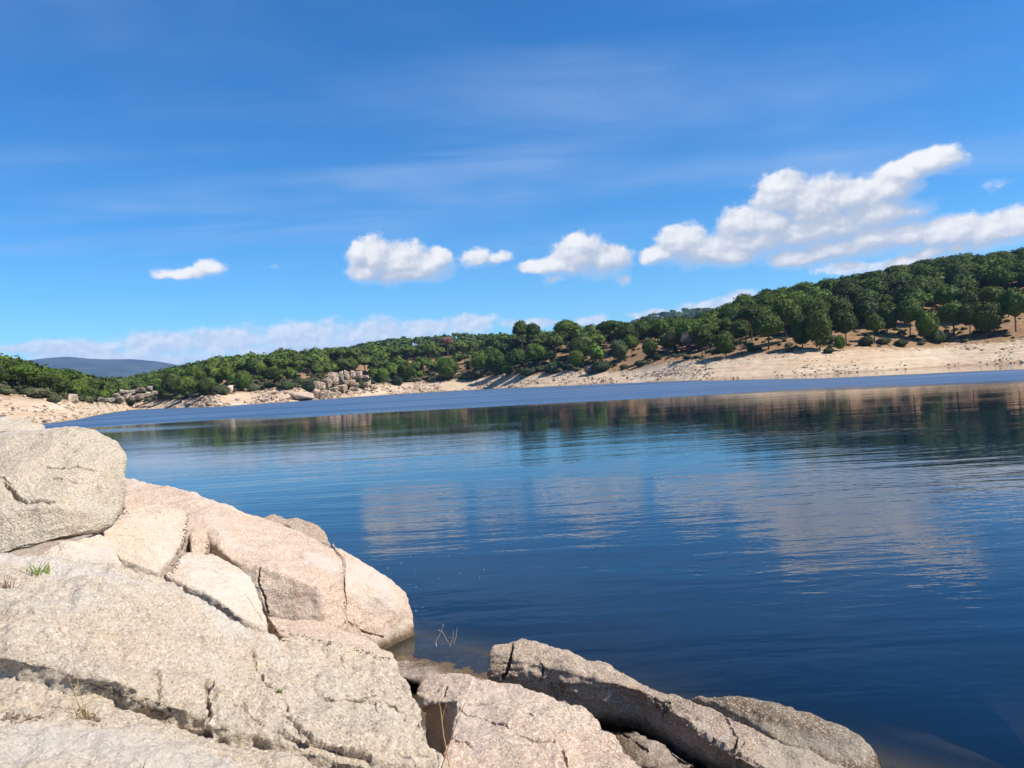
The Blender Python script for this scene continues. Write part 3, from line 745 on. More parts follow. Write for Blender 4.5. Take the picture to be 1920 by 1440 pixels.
frr = nt.math('MULTIPLY', fr.outputs[0], nt.ramp(aR.outputs['Fac'], 0, 1, 1.0, nt.ramp(nt.noise(nt.mapping(p, (0.006, 0.05, 1)), 1.0, 4, 0.6), 0.3, 0.7, 0.28, 0.46)))
ms = nt.node('ShaderNodeMixShader'); nt.l.new(frr, ms.inputs[0]); nt.l.new(mb.outputs[0], ms.inputs[1]); nt.l.new(gl.outputs[0], ms.inputs[2])
out = nt.node('ShaderNodeOutputMaterial'); nt.l.new(ms.outputs[0], out.inputs[0])
tag(link('water', me, m_w), kind='structure')

# ------------------------------------------------------------------ vegetation builders
def cube_sphere(n):
    V, Fq, key = [], [], {}
    def vid(p):
        k = tuple(np.round(p, 5))
        if k not in key:
            key[k] = len(V); V.append(p)
        return key[k]
    for ax in range(3):
        for sg in (-1, 1):
            for i in range(n):
                for j in range(n):
                    q = []
                    for a, b_ in ((i, j), (i + 1, j), (i + 1, j + 1), (i, j + 1)):
                        p = [0, 0, 0]; p[ax] = sg; p[(ax + 1) % 3] = sg * (2 * a / n - 1); p[(ax + 2) % 3] = 2 * b_ / n - 1
                        q.append(vid(np.array(p, float)))
                    Fq.append(q)
    return np.array(V), np.array(Fq)
CS2, CS3, CS6 = cube_sphere(2), cube_sphere(3), cube_sphere(6)
def unit(v):
    return v / np.linalg.norm(v, axis=-1, keepdims=True)
class QB:
    """collects quads"""
    def __init__(s): s.V, s.F, s.T, s.n = [], [], [], 0
    def add(s, V, Fq, tint=0.0):
        s.V.append(V); s.F.append(Fq + s.n); s.n += len(V); s.T.append(np.full(len(V), tint))
    def arrays(s): return np.concatenate(s.V), np.concatenate(s.F), np.concatenate(s.T)
def tufts(rng, c, r, squash, n, size, jit=0.75):
    d = unit(rng.normal(size=(n, 3)))
    d[:, 2] = np.where(d[:, 2] < -0.35, -d[:, 2] * 0.6, d[:, 2]); d = unit(d)
    pos = c + d * r * np.array([1, 1, squash]) * rng.uniform(0.82, 1.16, (n, 1))
    nn = unit(d + rng.normal(size=(n, 3)) * jit)
    t1 = unit(np.cross(nn, rng.normal(size=(n, 3)))); t2 = np.cross(nn, t1)
    sz = size * rng.uniform(0.6, 1.35, (n, 1)); as_ = rng.uniform(0.45, 1.0, (n, 1))
    a, b_ = t1 * sz, t2 * sz * as_
    V = np.stack([pos - a - b_, pos + a - b_ * .4, pos + a * .7 + b_, pos - a * .5 + b_], 1).reshape(-1, 3)
    return V, np.arange(n * 4).reshape(-1, 4)
def crown(kind, rng, lobes, ntuft, size, core):
    """crown of a tree of height 1"""
    q = QB()
    if kind == 'umbrella': cz, rx, rz, lowcut = 0.72, 0.36, 0.25, -0.15
    elif kind == 'dome': cz, rx, rz, lowcut = 0.62, 0.36, 0.36, -0.45
    elif kind == 'round': cz, rx, rz, lowcut = 0.56, 0.37, 0.42, -0.8
    else: cz, rx, rz, lowcut = 0.46, 0.56, 0.48, -0.9           # bush
    CV, CF = core
    HV, HF = CS3 if len(core[0]) < 60 else CS6
    off = rng.uniform(-40, 40, 3); cen = np.array([rng.normal() * .02, rng.normal() * .02, cz])
    sq = np.array([1 + rng.normal() * .07, 1 + rng.normal() * .07, 1.0])
    def skin(d):
        r_ = 1 + 0.15 * fbm(d * 1.9 + off, 2) + 0.08 * fbm(d * 5.0 + off, 2)
        z_ = np.where(d[:, 2] < 0, d[:, 2] * (0.35 if kind == 'umbrella' else 0.72 if kind == 'dome' else 0.95), d[:, 2])
        return np.stack([d[:, 0] * rx * sq[0] * 1.13, d[:, 1] * rx * sq[1] * 1.13, z_ * rz * 1.06], -1) * r_[:, None]
    q.add(skin(unit(HV)) * 0.90 + cen, HF)
    # a few side heads that break the outline
    for _ in range(max(2, lobes // 4)):
        d = unit(rng.normal(size=(1, 3))); d[:, 2] = rng.uniform(lowcut, 0.5); d = unit(d)
        c = skin(d)[0] * 0.80 + cen; r = rx * rng.uniform(0.26, 0.42)
        q.add(unit(CV) * r * 0.88 * np.array([1, 1, .75]) + c, CF)
        q.add(*tufts(rng, c, r, 0.8, ntuft, size))
    n = lobes * ntuft
    d = unit(rng.normal(size=(n, 3))); keep = d[:, 2] > lowcut - 0.25; d = d[keep]; n = len(d)
    pos = skin(d) * rng.uniform(0.88, 1.07, (n, 1)) + cen
    nn = unit(d * np.array([1, 1, 1.2]) + rng.normal(size=(n, 3)) * 0.7)
    t1 = unit(np.cross(nn, rng.normal(size=(n, 3)))); t2 = np.cross(nn, t1)
    sz = size * rng.uniform(0.6, 1.35, (n, 1)); a_ = t1 * sz; b2_ = t2 * sz * rng.uniform(0.45, 1.0, (n, 1))
    q.add(np.stack([pos - a_ - b2_, pos + a_ - b2_ * .4, pos + a_ * .7 + b2_, pos - a_ * .5 + b2_], 1).reshape(-1, 3), np.arange(n * 4).reshape(-1, 4))
    return q.arrays()[:2]
def tube(pts, radii, n=7):
    pts = np.array(pts, float); V = []
    for i, p in enumerate(pts):
        d = pts[min(i + 1, len(pts) - 1)] - pts[max(i - 1, 0)]; d = d / np.linalg.norm(d)
        a = np.cross(d, [0.31, 0.87, 0.12]); a /= np.linalg.norm(a); b_ = np.cross(d, a)
        for k in range(n):
            th = 2 * math.pi * k / n
            V.append(p + (a * math.cos(th) + b_ * math.sin(th)) * radii[i])
    Fq = [[i * n + k, i * n + (k + 1) % n, (i + 1) * n + (k + 1) % n, (i + 1) * n + k] for i in range(len(pts) - 1) for k in range(n)]
    return np.array(V), np.array(Fq)
def trunk(kind, rng, n=7, limbs=5):
    q = QB()
    top = {'umbrella': 0.62, 'dome': 0.52, 'round': 0.42}.get(kind, 0.3)
    r0 = 0.022 if kind != 'bush' else 0.02
    lean = rng.normal(size=2) * 0.025
    pts = [(0, 0, -0.05), (lean[0] * .2, lean[1] * .2, top * .3), (lean[0] * .8, lean[1] * .7, top * .65), (lean[0], lean[1], top)]
    q.add(*tube(pts, [r0 * 1.25, r0, r0 * .85, r0 * .6], n))
    for k in range(limbs):
        a = rng.uniform(0, 2 * math.pi); L = rng.uniform(.14, .26)
        s0 = np.array([lean[0] * .9, lean[1] * .9, top * rng.uniform(.72, .98)])
        e = s0 + np.array([math.cos(a) * L, math.sin(a) * L, L * rng.uniform(.5, 1.0)])
        q.add(*tube([s0, (s0 + e) / 2 + [0, 0, -.015], e], [r0 * .55, r0 * .4, r0 * .15], 5))
    return q.arrays()[:2]
def leaf_mat(name, c1, c2, random_tint=True, attr_tint=False):
    m, nt, b = new_mat(name, 0.75, 0.25)
    g = nt.node('ShaderNodeNewGeometry'); p = g.outputs['Position']
    nz = nt.noise(p, 0.9, 3, 0.6)
    col = nt.mix(nt.ramp(nz, 0.3, 0.7), c1, c2)
    f = None
    if random_tint: f = nt.node('ShaderNodeObjectInfo').outputs['Random']
    if attr_tint: f = nt.node('ShaderNodeAttribute', attribute_name='tint').outputs['Fac']
    if f is not None:
        col = nt.mix(nt.ramp(f, 0.0, 1.0, 0.0, 0.75, smooth=False), col, tuple(0.5 * x + y for x, y in zip(c2, (0.022, 0.022, 0.0))))
        hv = nt.node('ShaderNodeHueSaturation'); nt.l.new(col, hv.inputs['Color'])
        fr2 = nt.math('FRACT', nt.math('MULTIPLY', f, 7.13))
        nt.l.new(nt.ramp(fr2, 0, 1, 0.48, 1.35, smooth=False), hv.inputs['Value'])
        col = hv.outputs[0]
    nt.l.new(col, b.inputs['Base Color'])
    return m
L_pine = leaf_mat('pine_needles', (0.038, 0.070, 0.007), (0.088, 0.134, 0.013))
L_forest = leaf_mat('forest_needles', (0.038, 0.070, 0.007), (0.088, 0.134, 0.013), False, True)
L_oak = leaf_mat('oak_leaves', (0.040, 0.066, 0.028), (0.075, 0.105, 0.042))
L_broom = leaf_mat('broom_leaves', (0.085, 0.10, 0.045), (0.12, 0.125, 0.065))
L_rust = leaf_mat('dead_needles', (0.20, 0.105, 0.070), (0.25, 0.14, 0.095), False)
L_grey = leaf_mat('bare_twigs', (0.17, 0.145, 0.14), (0.23, 0.20, 0.19), False)
L_olive = leaf_mat('olive_needles', (0.075, 0.080, 0.022), (0.11, 0.105, 0.035), False)
m_bark, nt, b = new_mat('pine_bark', 0.95, 0.1)
g = nt.node('ShaderNodeNewGeometry')
nt.l.new(nt.mix(nt.noise(g.outputs['Position'], 3, 4, 0.6), (0.075, 0.045, 0.032), (0.20, 0.14, 0.105)), b.inputs['Base Color'])

VAR = {}
for kind, cnt in (('umbrella', 3), ('dome', 4), ('round', 3), ('bush', 3)):
    for i in range(cnt):
        rng = np.random.default_rng(100 + i + 10 * len(kind))
        cv, cf = crown(kind, rng, 20 if kind != 'bush' else 14, 100, 0.024 if kind != 'bush' else 0.042, CS6)
        tv, tf = trunk(kind, rng)
        VAR[kind, i] = (mesh_np(kind + '_crown', cv, cf, False), mesh_np(kind + '_trunk', tv, tf), )
rng = np.random.default_rng(91)
def bare_crown(rng, n=1500):
    d = unit(rng.normal(size=(n, 3))); d[:, 2] = np.abs(d[:, 2]) * 1.0 - 0.35 * rng.uniform(size=n); d = unit(d)
    f0 = rng.uniform(.15, .9, (n, 1)); R3 = np.array([.40, .40, .40])
    a0 = np.array([0, 0, .56]) + d * R3 * f0; a1 = a0 + unit(d + rng.normal(size=(n, 3)) * .5) * rng.uniform(.05, .13, (n, 1))
    sd = unit(np.cross(a1 - a0, rng.normal(size=(n, 3)))) * rng.uniform(.0025, .0055, (n, 1))
    V = np.stack([a0 - sd, a0 + sd, a1 + sd * .4, a1 - sd * .4], 1).reshape(-1, 3)
    return V, np.arange(n * 4).reshape(-1, 4)
VAR['round', 9] = (mesh_np('bare_crown', *bare_crown(rng), False), mesh_np('bare_trunk', *trunk('round', rng, 7, 14)))
def forest_variants(lobes, nt_, size, core, kinds, seeds):
    out = []
    for kd_ in kinds:
        for sd in range(seeds):
            rng = np.random.default_rng(500 + sd)
            cv, cf = crown(kd_, rng, lobes, nt_, size, core)
            out.append((cv, cf, *trunk(kd_, rng, 4, 0)))
    return out
CACHE = {}
def mesh_with(me, mat, key):
    k = (me.name, mat.name)
    if k not in CACHE:
        c = me.copy(); c.materials.clear(); c.materials.append(mat); CACHE[k] = c
    return CACHE[k]
def plant(name, kind, var, loc, h, w, mat, label, cat, group, rot=None, parts=('trunk', 'crown')):
    """w = crown width in metres"""
    e = bpy.data.objects.new(name, None); COL.objects.link(e); e.empty_display_size = 0.5
    nominal = {'umbrella': 0.9, 'dome': 0.88, 'round': 0.9, 'bush': 1.25}[kind]
    sxy = w / nominal
    e.location = loc; e.scale = (sxy, sxy, h); e.rotation_euler.z = random.uniform(0, 6.28) if rot is None else rot
    cme, tme = VAR[kind, var]
    t = link(parts[0], mesh_with(tme, m_bark, 't'), None, e)
    c = link(parts[1], mesh_with(cme, mat, 'c'), None, e)
    return tag(e, label, cat, group)

def on_ground(px, py):
    """where the ray through a photo pixel meets the far ground"""
    d = ray(px, py); t = d.x / d.y
    Y = np.linspace(float(Ys(t)) + 1.0, 1000, 2400)
    zray = CAM_H + Y * (d.z / d.y)
    zg = ground(np.full_like(Y, t), Y)
    k = np.nonzero(zg >= zray)[0]
    y = Y[k[0]] if len(k) else Y[int(np.argmin(zray - zg))]
    z = float(ground(np.array([t]), np.array([y]))[0])
    return Vector((t * y, y, z - 0.05))
PXM = lambda Y: Y / F                         # metres per photo pixel at depth Y

OCC = []                                       # standing trees (x, y, radius)
def hero(px, base, top, wpx, kind, var, mat, name, label, group=None, cat='pine tree'):
    g_ = on_ground(px, base)
    h = (base - top) * PXM(g_.y) * 1.02; w = wpx * PXM(g_.y)
    OCC.append((g_.x, g_.y, max(w * .5, 2.0)))
    parts = ('trunk', 'crown') if kind != 'bush' else ('stem', 'foliage')
    return plant(name, kind, var, g_, h, w, mat, label, cat, group, parts=parts)
GF = 'pines standing in front along the sandy bank'
hero(1361,669,622,42,'round',0,L_pine,'stone_pine','round-headed pine on the bank edge, neighbour of the shorter-trunked twin beside the bare grey tree')
hero(1317,669,616,40,'dome',0,L_pine,'stone_pine','round-headed pine on the bank edge standing next to the bare grey tree')
hero(1288,664,620,26,'round',9,L_grey,'bare_tree','bare grey leafless tree among green pines on the bank edge', cat='tree')
hero(1262,664,618,30,'dome',1,L_olive,'stone_pine','olive yellow-green pine directly beside the bare grey tree')
hero(840,668,631,27,'umbrella',0,L_rust,'stone_pine','dead rust-brown pine rising above the green forest')
LF = 'dark green pine standing along the top edge of the sandy bank'
SHAPE = {'umbrella': 'flat-topped umbrella pine', 'dome': 'dome-headed pine', 'round': 'low-crowned round pine'}
def zone(px):
    return ('above the smooth wide beach' if px > 1400 else 'on the open slope beside the stone hut' if px > 1120 else 'in the grove above the pale sand' if px > 860
            else 'beside the granite crag' if px > 560 else 'over the stony bank near the cove')
for a in [(1441,656,587,60,'dome',2),(1474,640,560,56,'dome',3),(1537,657,579,48,'round',2),(1587,647,584,45,'dome',1),(1707,632,561,48,'dome',0),(1664,626,570,42,'round',0),
          (1789,628,568,60,'dome',2),(1850,630,566,54,'round',1),(1819,633,572,42,'dome',3),(1905,622,542,54,'dome',1),(1596,590,538,56,'umbrella',1),
          (1081,692,656,27,'round',1),(1007,692,645,40,'dome',2),(980,668,604,36,'umbrella',2),(1001,668,606,28,'umbrella',0),(1147,648,601,54,'umbrella',1),(1063,655,602,46,'umbrella',2),
          (930,706,664,46,'round',0),(905,708,662,40,'dome',0),(968,702,655,44,'dome',3),(840,713,670,40,'round',2),(1220,672,636,30,'round',0),(1185,668,628,30,'dome',3),
          (1740,640,585,40,'round',2),(1640,640,590,36,'dome',2),(1390,652,600,40,'dome',1),(1410,640,575,46,'umbrella',0),(1505,652,590,40,'round',1),
          (760,716,680,34,'round',0),(720,719,690,24,'round',1),(660,706,672,30,'dome',0),(350,748,706,40,'round',2),(385,744,712,30,'round',0),(320,748,708,34,'dome',3),
          (455,733,694,30,'round',1),(520,728,690,26,'umbrella',1),(300,748,715,30,'round',0)]:
    hero(*a, L_pine, 'stone_pine', SHAPE[a[4]] + ' at the wood edge ' + zone(a[0]), 'front pines ' + zone(a[0]))
hero(952,704,686,22,'round',2,L_pine,'stone_pine','small bright round pine low on the bank before the tall dark grove')
hero(1575,658,629,21,'round',0,L_pine,'stone_pine','young slim pine with a bare stem below a taller bank pine')
hero(1407,660,647,15,'round',1,L_pine,'stone_pine','tiny ball-headed pine sapling on the open sandy rise')
hero(1162,680,637,32,'round',2,L_oak,'holm_oak','bluish dark holm oak in front of the stone hut', cat='oak tree')
hero(1107,700,686,20,'bush',0,L_grey,'dead_shrub','grey dead shrub at the foot of the oak below the hut', cat='shrub')
GS = 'shrubs along the top of the bank'
for a in [(1625,649,631,25,'bush',1,L_oak),(1758,642,618,28,'bush',2,L_oak),(1130,696,676,34,'bush',0,L_oak),(1040,697,678,34,'bush',1,L_oak),(1655,645,634,26,'bush',0,L_broom),
          (880,711,696,28,'bush',2,L_broom),(1340,665,655,14,'bush',1,L_broom),(1232,676,664,18,'bush',2,L_oak),(745,722,706,22,'bush',0,L_oak),(690,722,706,20,'bush',1,L_oak),
          (640,720,706,18,'bush',2,L_oak),(678,728,714,18,'bush',0,L_oak),(415,740,722,30,'bush',1,L_oak),(560,726,708,24,'bush',0,L_oak),(638,736,722,18,'bush',1,L_oak),(652,728,716,16,'bush',0,L_oak),(622,726,714,14,'bush',2,L_broom),(668,716,704,14,'bush',1,L_oak),(240,746,736,18,'bush',2,L_broom),(228,752,744,14,'bush',0,L_oak),(612,734,724,12,'bush',0,L_oak),(580,734,716,22,'bush',2,L_oak),(700,716,700,22,'bush',1,L_oak),(215,752,742,16,'bush',1,L_broom),(262,750,738,18,'bush',0,L_oak),(475,734,718,22,'bush',2,L_broom),
          (540,730,714,24,'bush',1,L_oak),(1170,692,683,16,'bush',2,L_broom),(1200,686,676,18,'bush',0,L_broom),(1690,648,636,22,'bush',2,L_oak),(1480,660,652,14,'bush',1,L_broom),
          (1555,662,652,18,'bush',0,L_oak),(808,717,706,12,'bush',1,L_broom),(245,760,744,16,'bush',0,L_oak),(990,704,690,26,'bush',2,L_oak)]:
    hero(*a, 'shrub', ('dark green' if a[6] is L_oak else 'pale grey-green') + ' low shrub at the bank top ' + zone(a[0]), 'bank shrubs ' + zone(a[0]), cat='shrub')
hero(101,755,741,25,'bush',0,L_broom,'shrub','pale grey-green round shrub alone on the sand spit below the dense pines', cat='shrub')

# scattered pines on the slopes
grid = {}
pts = []
def free(x, y, r):
    for dx in (-1, 0, 1):
        for dy in (-1, 0, 1):
            for (a, b_) in grid.get((int(x // 8) + dx, int(y // 8) + dy), ()):
                if (a - x) ** 2 + (b_ - y) ** 2 < r * r: return False
    for (a, b_, c) in OCC:
        if (a - x) ** 2 + (b_ - y) ** 2 < (c + 2.2) ** 2: return False
        if abs(x / y - a / b_) < c / b_ * 0.8 and 0 < b_ - y < 60: return False      # leave the trees in front in sight
    return True
cand_t = RNG.uniform(-0.74, 0.76, 16000); cand_u = RNG.uniform(0, 1, 16000)
for t, u in zip(cand_t, cand_u):
    yb = float(Ys(t) + np.interp(t, BK_T, BK_R)); yc = float(np.interp(t, CS_T, CS_Y)); yc = max(yc, yb + 40)
    y0 = yb + (3 if t < 0.08 else 8 if t < 0.14 else 26)
    y = y0 + (yc + 26 - y0) * math.sqrt(u) if t > -0.5 else y0 + (yc + 26 - y0) * u
    x = t * y
    if -0.27 < t < -0.19 and y < yb + 30: continue                        # the bare crag
    if -0.53 < t < -0.45 and y < yb + 22: continue
    if vnoise(np.array([[x * 0.03, y * 0.03, 4.2]]))[0] > 0.42 and y < yb + 130: continue       # bare sandy gaps
    if 0.10 < t < 0.20 and y < yb + 45 and random.random() < 0.75: continue # clearing round the hut
    if not free(x, y, (6.8 if t > 0.12 else 6.4) * (0.75 + 0.5 * random.random())): continue
    grid.setdefault((int(x // 8), int(y // 8)), []).append((x, y))
    z = float(ground(np.array([t]), np.array([y]))[0]) - 0.1
    h = random.uniform(8.0, 13.0) if t > 0.12 else random.uniform(6.0, 11.0)
    if t < -0.42: h = random.uniform(7.5, 10.5)
    if y < yb + 22 and t < 0.08: h *= random.uniform(0.6, 0.95)
    kind = random.choices(['umbrella', 'dome', 'round'], [0.28, 0.5, 0.22])[0]
    pts.append((h / y * (0.45 if (t < -0.45 and y > yb + 30) or abs(t - 0.02) > 0.70 else 1.0), x, y, z, h, kind, t))
pts.sort(reverse=True)
n_ind = 300 - len([1 for o in bpy.data.objects if o.name.startswith('stone_pine')])
near_t, far_t = pts[:n_ind], pts[n_ind:]
for (_, x, y, z, h, kind, t) in near_t:
    zn_ = 'in the clump behind the sand spit' if t < -0.45 else 'on the wooded hillside above the beach' if t > 0.12 else 'in the low forest around the crag'
    lab, grp = ('tall ' if h > 10.5 else 'shorter ') + SHAPE[kind] + ' ' + zn_, 'pines ' + zn_
    w = h * random.uniform(0.74, 1.0)
    plant('stone_pine', kind, random.randrange(3), Vector((x, y, z)), h, w, L_pine, lab, 'pine tree', grp)
def merge(name, items, variants, mat, label, cat, trunks=True):
    q = QB(); rng = np.random.default_rng(77)
    for (x, y, z, h, w) in items:
        cv, cf, tv, tf = variants[rng.integers(len(variants))]
        a = rng.uniform(0, 6.28); c, s = math.cos(a), math.sin(a)
        R = np.array([[c, s, 0], [-s, c, 0], [0, 0, 1]])
        S = np.array([w / .9, w / .9, h]); tint = rng.uniform()
        q.add((cv @ R) * S + [x, y, z], cf, tint)
        if trunks: q.add((tv @ R) * S + [x, y, z], tf, -1.0)
    V, Fq, T = q.arrays()
    me = mesh_np(name, V, Fq, False)
    attr(me, 'tint', np.maximum(T, 0))
    me.materials.append(mat); me.materials.append(m_bark)
    if trunks:
        idx = (T[Fq[:, 0]] < 0).astype(np.int32); me.polygons.foreach_set('material_index', idx)
    return tag(link(name, me), label, cat, kind='stuff')
fv = forest_variants(9, 22, 0.050, CS2, ('umbrella', 'dome', 'round'), 2)
merge('pine_forest', [(x, y, z, h, h * random.uniform(.88, 1.12)) for (_, x, y, z, h, k, t) in far_t], fv, L_forest, 'dense pine forest filling the slopes of the far shore', 'forest')
# the far ridge
far_items = []
for k in range(2600):
    t = RNG.uniform(-0.75, 0.06); y = RNG.uniform(640, 925) if t > -0.38 else RNG.choice([RNG.uniform(640, 920), RNG.uniform(1500, 1800)])
    z = float(ground(np.array([t]), np.array([y]))[0]); h = random.uniform(6.5, 10.5)
    far_items.append((t * y, y, z, h, h * random.uniform(.9, 1.3)))
far_items += [(0.0, 0.0, -50, .1, .1)] * 0
for k in range(420):
    t = RNG.uniform(TT(1150, 600), TT(1400, 600)); y = RNG.uniform(1840, 2010); h = random.uniform(9, 14)
    zz = np.interp(t, [TT(1130, 640), TT(1190, 605), TT(1215, 597), TT(1245, 589), TT(1280, 585), TT(1330, 584), TT(1400, 594)],
                   [P(1130, 640, 2000).z, P(1190, 605, 2000).z, P(1215, 597, 2000).z, P(1245, 589, 2000).z, P(1280, 585, 2000).z, P(1330, 584, 2000).z, P(1400, 594, 2000).z])
    bb = abs((y - 2000) / 450) ** 1.25
    far_items.append((t * 2000, y, 5 + (zz - 5) * (1 - bb) - 3, h, h * random.uniform(.9, 1.3)))
fv2 = forest_variants(3, 6, 0.13, CS2, ('umbrella', 'dome'), 2)
merge('ridge_forest', far_items, fv2, L_forest, 'hazy line of far pines on the ridges behind the near forest', 'forest', trunks=True)
# undergrowth
ug = []
for k in range(5200):
    t = RNG.uniform(-0.72, 0.78); yb = float(Ys(t) + np.interp(t, BK_T, BK_R))
    y = yb + 1 + abs(RNG.normal()) * (24 if t < 0.1 else 40); x = t * y
    if t > 0.1 and RNG.uniform() < 0.55: continue
    if -0.24 < t < -0.19 and RNG.uniform() < 0.5: continue
    z = float(ground(np.array([t]), np.array([y]))[0])
    h = RNG.uniform(0.5, 2.0) * (1.25 if t < 0.08 else 0.75)
    ug.append((x, y, z - 0.1, h, h * RNG.uniform(1.0, 1.9)))
    if len(ug) > 1500: break
fv3 = forest_variants(4, 9, 0.11, CS2, ('bush',), 3)
L_under = leaf_mat('undergrowth_leaves', (0.045, 0.060, 0.024), (0.085, 0.085, 0.040), False, True)
merge('undergrowth', ug, fv3, L_under, 'low scrub growing under the pines on the far shore', 'scrub', trunks=False)

# ------------------------------------------------------------------ stones and boulders of the far shore
def stone(rng, n=CS3, sq=0.5, amp=0.22):
    V, Fq = n
    s_ = unit(V) * (1 - sq) + V * sq * 0.8
    o = rng.uniform(-50, 50, 3)
    d = fbm(s_ * 1.1 + o, 3)
    s_ = s_ * (1 + amp * d[:, None])
    for _ in range(4):                                    # broken faces
        nrm = unit(rng.normal(size=3)); lim = rng.uniform(.62, .9)
        dd = s_ @ nrm - lim
        s_ = s_ - np.outer(np.clip(dd, 0, None), nrm)
    return s_, Fq
q = QB(); rng = np.random.default_rng(5)
svar = [stone(rng, cube_sphere(1), 0.7, 0.3) for _ in range(8)] + [stone(rng, CS2, 0.5, 0.3) for _ in range(6)]
cnt = 0
while cnt < 4400:
    t = rng.uniform(-0.72, 0.76); run = float(np.interp(t, BK_T, BK_R)); u = rng.uniform(0.0, 1.12)
    clump = vnoise(np.array([[t * 28, u * 2.2, 3.3]]))[0] + 0.5 * vnoise(np.array([[t * 90, u * 6, 1.3]]))[0]
    if clump < rng.uniform(-0.35, 0.75): continue
    Yq = float(Ys(t)) + u * run
    z = float(ground(np.array([t]), np.array([Yq]))[0])
    s_ = abs(rng.normal()) * 0.20 + 0.10
    if t < 0.02: s_ *= 1.25
    if t < -0.42 and rng.uniform() < 0.7: continue
    if t > 0.26 and rng.uniform() < 0.6: continue
    if t > 0.1: s_ *= 0.85
    V, Fq = svar[rng.integers(len(svar))]
    a = rng.uniform(0, 6.28); R = np.array([[math.cos(a), math.sin(a), 0], [-math.sin(a), math.cos(a), 0], [0, 0, 1]])
    q.add((V @ R) * np.array([s_ * 1.3, s_ * 1.1, s_ * 0.75]) + [t * Yq, Yq, z + s_ * 0.2], Fq, rng.uniform())
    cnt += 1
V, Fq, T = q.arrays()
me = mesh_np('shore_stones', V, Fq, False); attr(me, 'tint', T)
m_st, nt, b = new_mat('shore_stone', 0.95, 0.15)
at = nt.node('ShaderNodeAttribute', attribute_name='tint'); cr_ = nt.node('ShaderNodeValToRGB')
nt.l.new(at.outputs['Fac'], cr_.inputs[0])
e = cr_.color_ramp.elements; e[0].color = (0.17, 0.115, 0.085, 1); e[1].color = (0.60, 0.49, 0.37, 1)
x_ = e.new(0.35); x_.color = (0.42, 0.30, 0.215, 1)
nt.l.new(cr_.outputs[0], b.inputs['Base Color'])
tag(link('shore_stones', me, m_st), 'scattered loose stones all over the sandy far bank', 'stones', kind='stuff')
BV = []
for i in range(8):
    rg_ = np.random.default_rng(60 + i)
    bm = bmesh.new()
    pt = np.array([[x, y, z] for x in (-1, 1) for y in (-1, 1) for z in (-1, 1)], float) * rg_.uniform(.25, 1.0, (8, 3))
    pt = np.concatenate([pt, rg_.uniform(-.95, .95, (10, 3))])
    hull_into(bm, [Vector(p_) for p_ in pt])
    bmesh.ops.bevel(bm, geom=list(bm.edges), offset=0.05, segments=1, affect='EDGES')
    bm_me = bpy.data.meshes.new('boulder'); bm.to_mesh(bm_me); bm.free(); BV.append(bm_me)
def far_rock(name, px, base, wpx, hpx, label, group, parent=None, var=None, dY=0.0, deep=1.0, cat='boulder', rz=None):
    g_ = on_ground(px, base)
    m_ = PXM(g_.y)
    me = mesh_with(BV[random.randrange(8) if var is None else var], G_far, 'b')
    o = link(name, me, None, parent)
    w, h = wpx * m_, hpx * m_
    o.scale = (w * .56, w * .56 * deep, h * .58); o.location = (g_.x, g_.y + dY, g_.z + h * .45)
    o.rotation_euler = (random.uniform(-.12, .12), random.uniform(-.12, .12), random.uniform(0, 6.28) if rz is None else rz)
    return tag(o, label, cat, group)
GB = 'boulders strewn on the far bank'
random.seed(21)
for px, dy, w in [(330,2,13),(352,3,16),(372,6,14),(392,2,20),(405,9,13),(428,3,12),(447,10,16),(462,4,13),(478,12,12),(495,5,20),(512,9,16),(528,3,14),(545,5,12),
                  (700,6,13),(718,10,12),(735,5,14),(760,9,11),(790,6,13),(818,8,10),(560,12,13),(640,12,15),(655,5,14),(668,13,12),(682,7,15),
                  (120,8,16),(150,12,14),(182,6,13),(70,22,18),(30,30,20),(205,9,12),(1010,8,13),(1040,12,14),(1130,6,12),(1178,10,13),(1215,18,14)]:
    sy = float(np.interp(px, [a for a, _ in shore_px], [b_ for _, b_ in shore_px]))
    far_rock('shore_boulder', px, sy - dy * .85, w * .62, w * .36, 'pale boulder lying on the stony far bank', GB)
far_rock('shore_boulder', 136, 755, 22, 17, 'squarish upright boulder standing under the pines behind the sand spit', None)
far_rock('shore_boulder', 430, 737, 15, 16, 'tall stacked boulder standing against the scrub above the stony bank', None)
far_rock('shore_boulder', 566, 750, 44, 14, 'smooth low dome of pale rock at the waterline beside the crag', None)
crag = bpy.data.objects.new('granite_crag', None); COL.objects.link(crag)
crag.location = on_ground(635, 744)
tag(crag, 'broken reddish granite crag above the waterline with scrub around it', 'rock outcrop')
cinv = Matrix.Translation(-crag.location)
crag_blocks = [(600,750,20,26,2),(616,749,18,24,3),(632,747,16,18,3),(592,742,18,18,4),(598,726,24,18,9),(612,722,22,20,10),(628,716,13,26,13),(640,712,13,26,14),(651,710,13,24,15),(663,708,13,22,16),(675,708,13,18,17),(684,712,12,14,17),
               (690,724,14,12,11),(616,710,14,14,14),(655,738,14,10,7),(642,730,16,14,9),(668,726,12,12,11),(626,734,18,14,6),(646,720,14,14,12),(580,748,16,10,2),(700,728,12,10,10),(660,720,14,12,13),(606,738,14,12,6)]
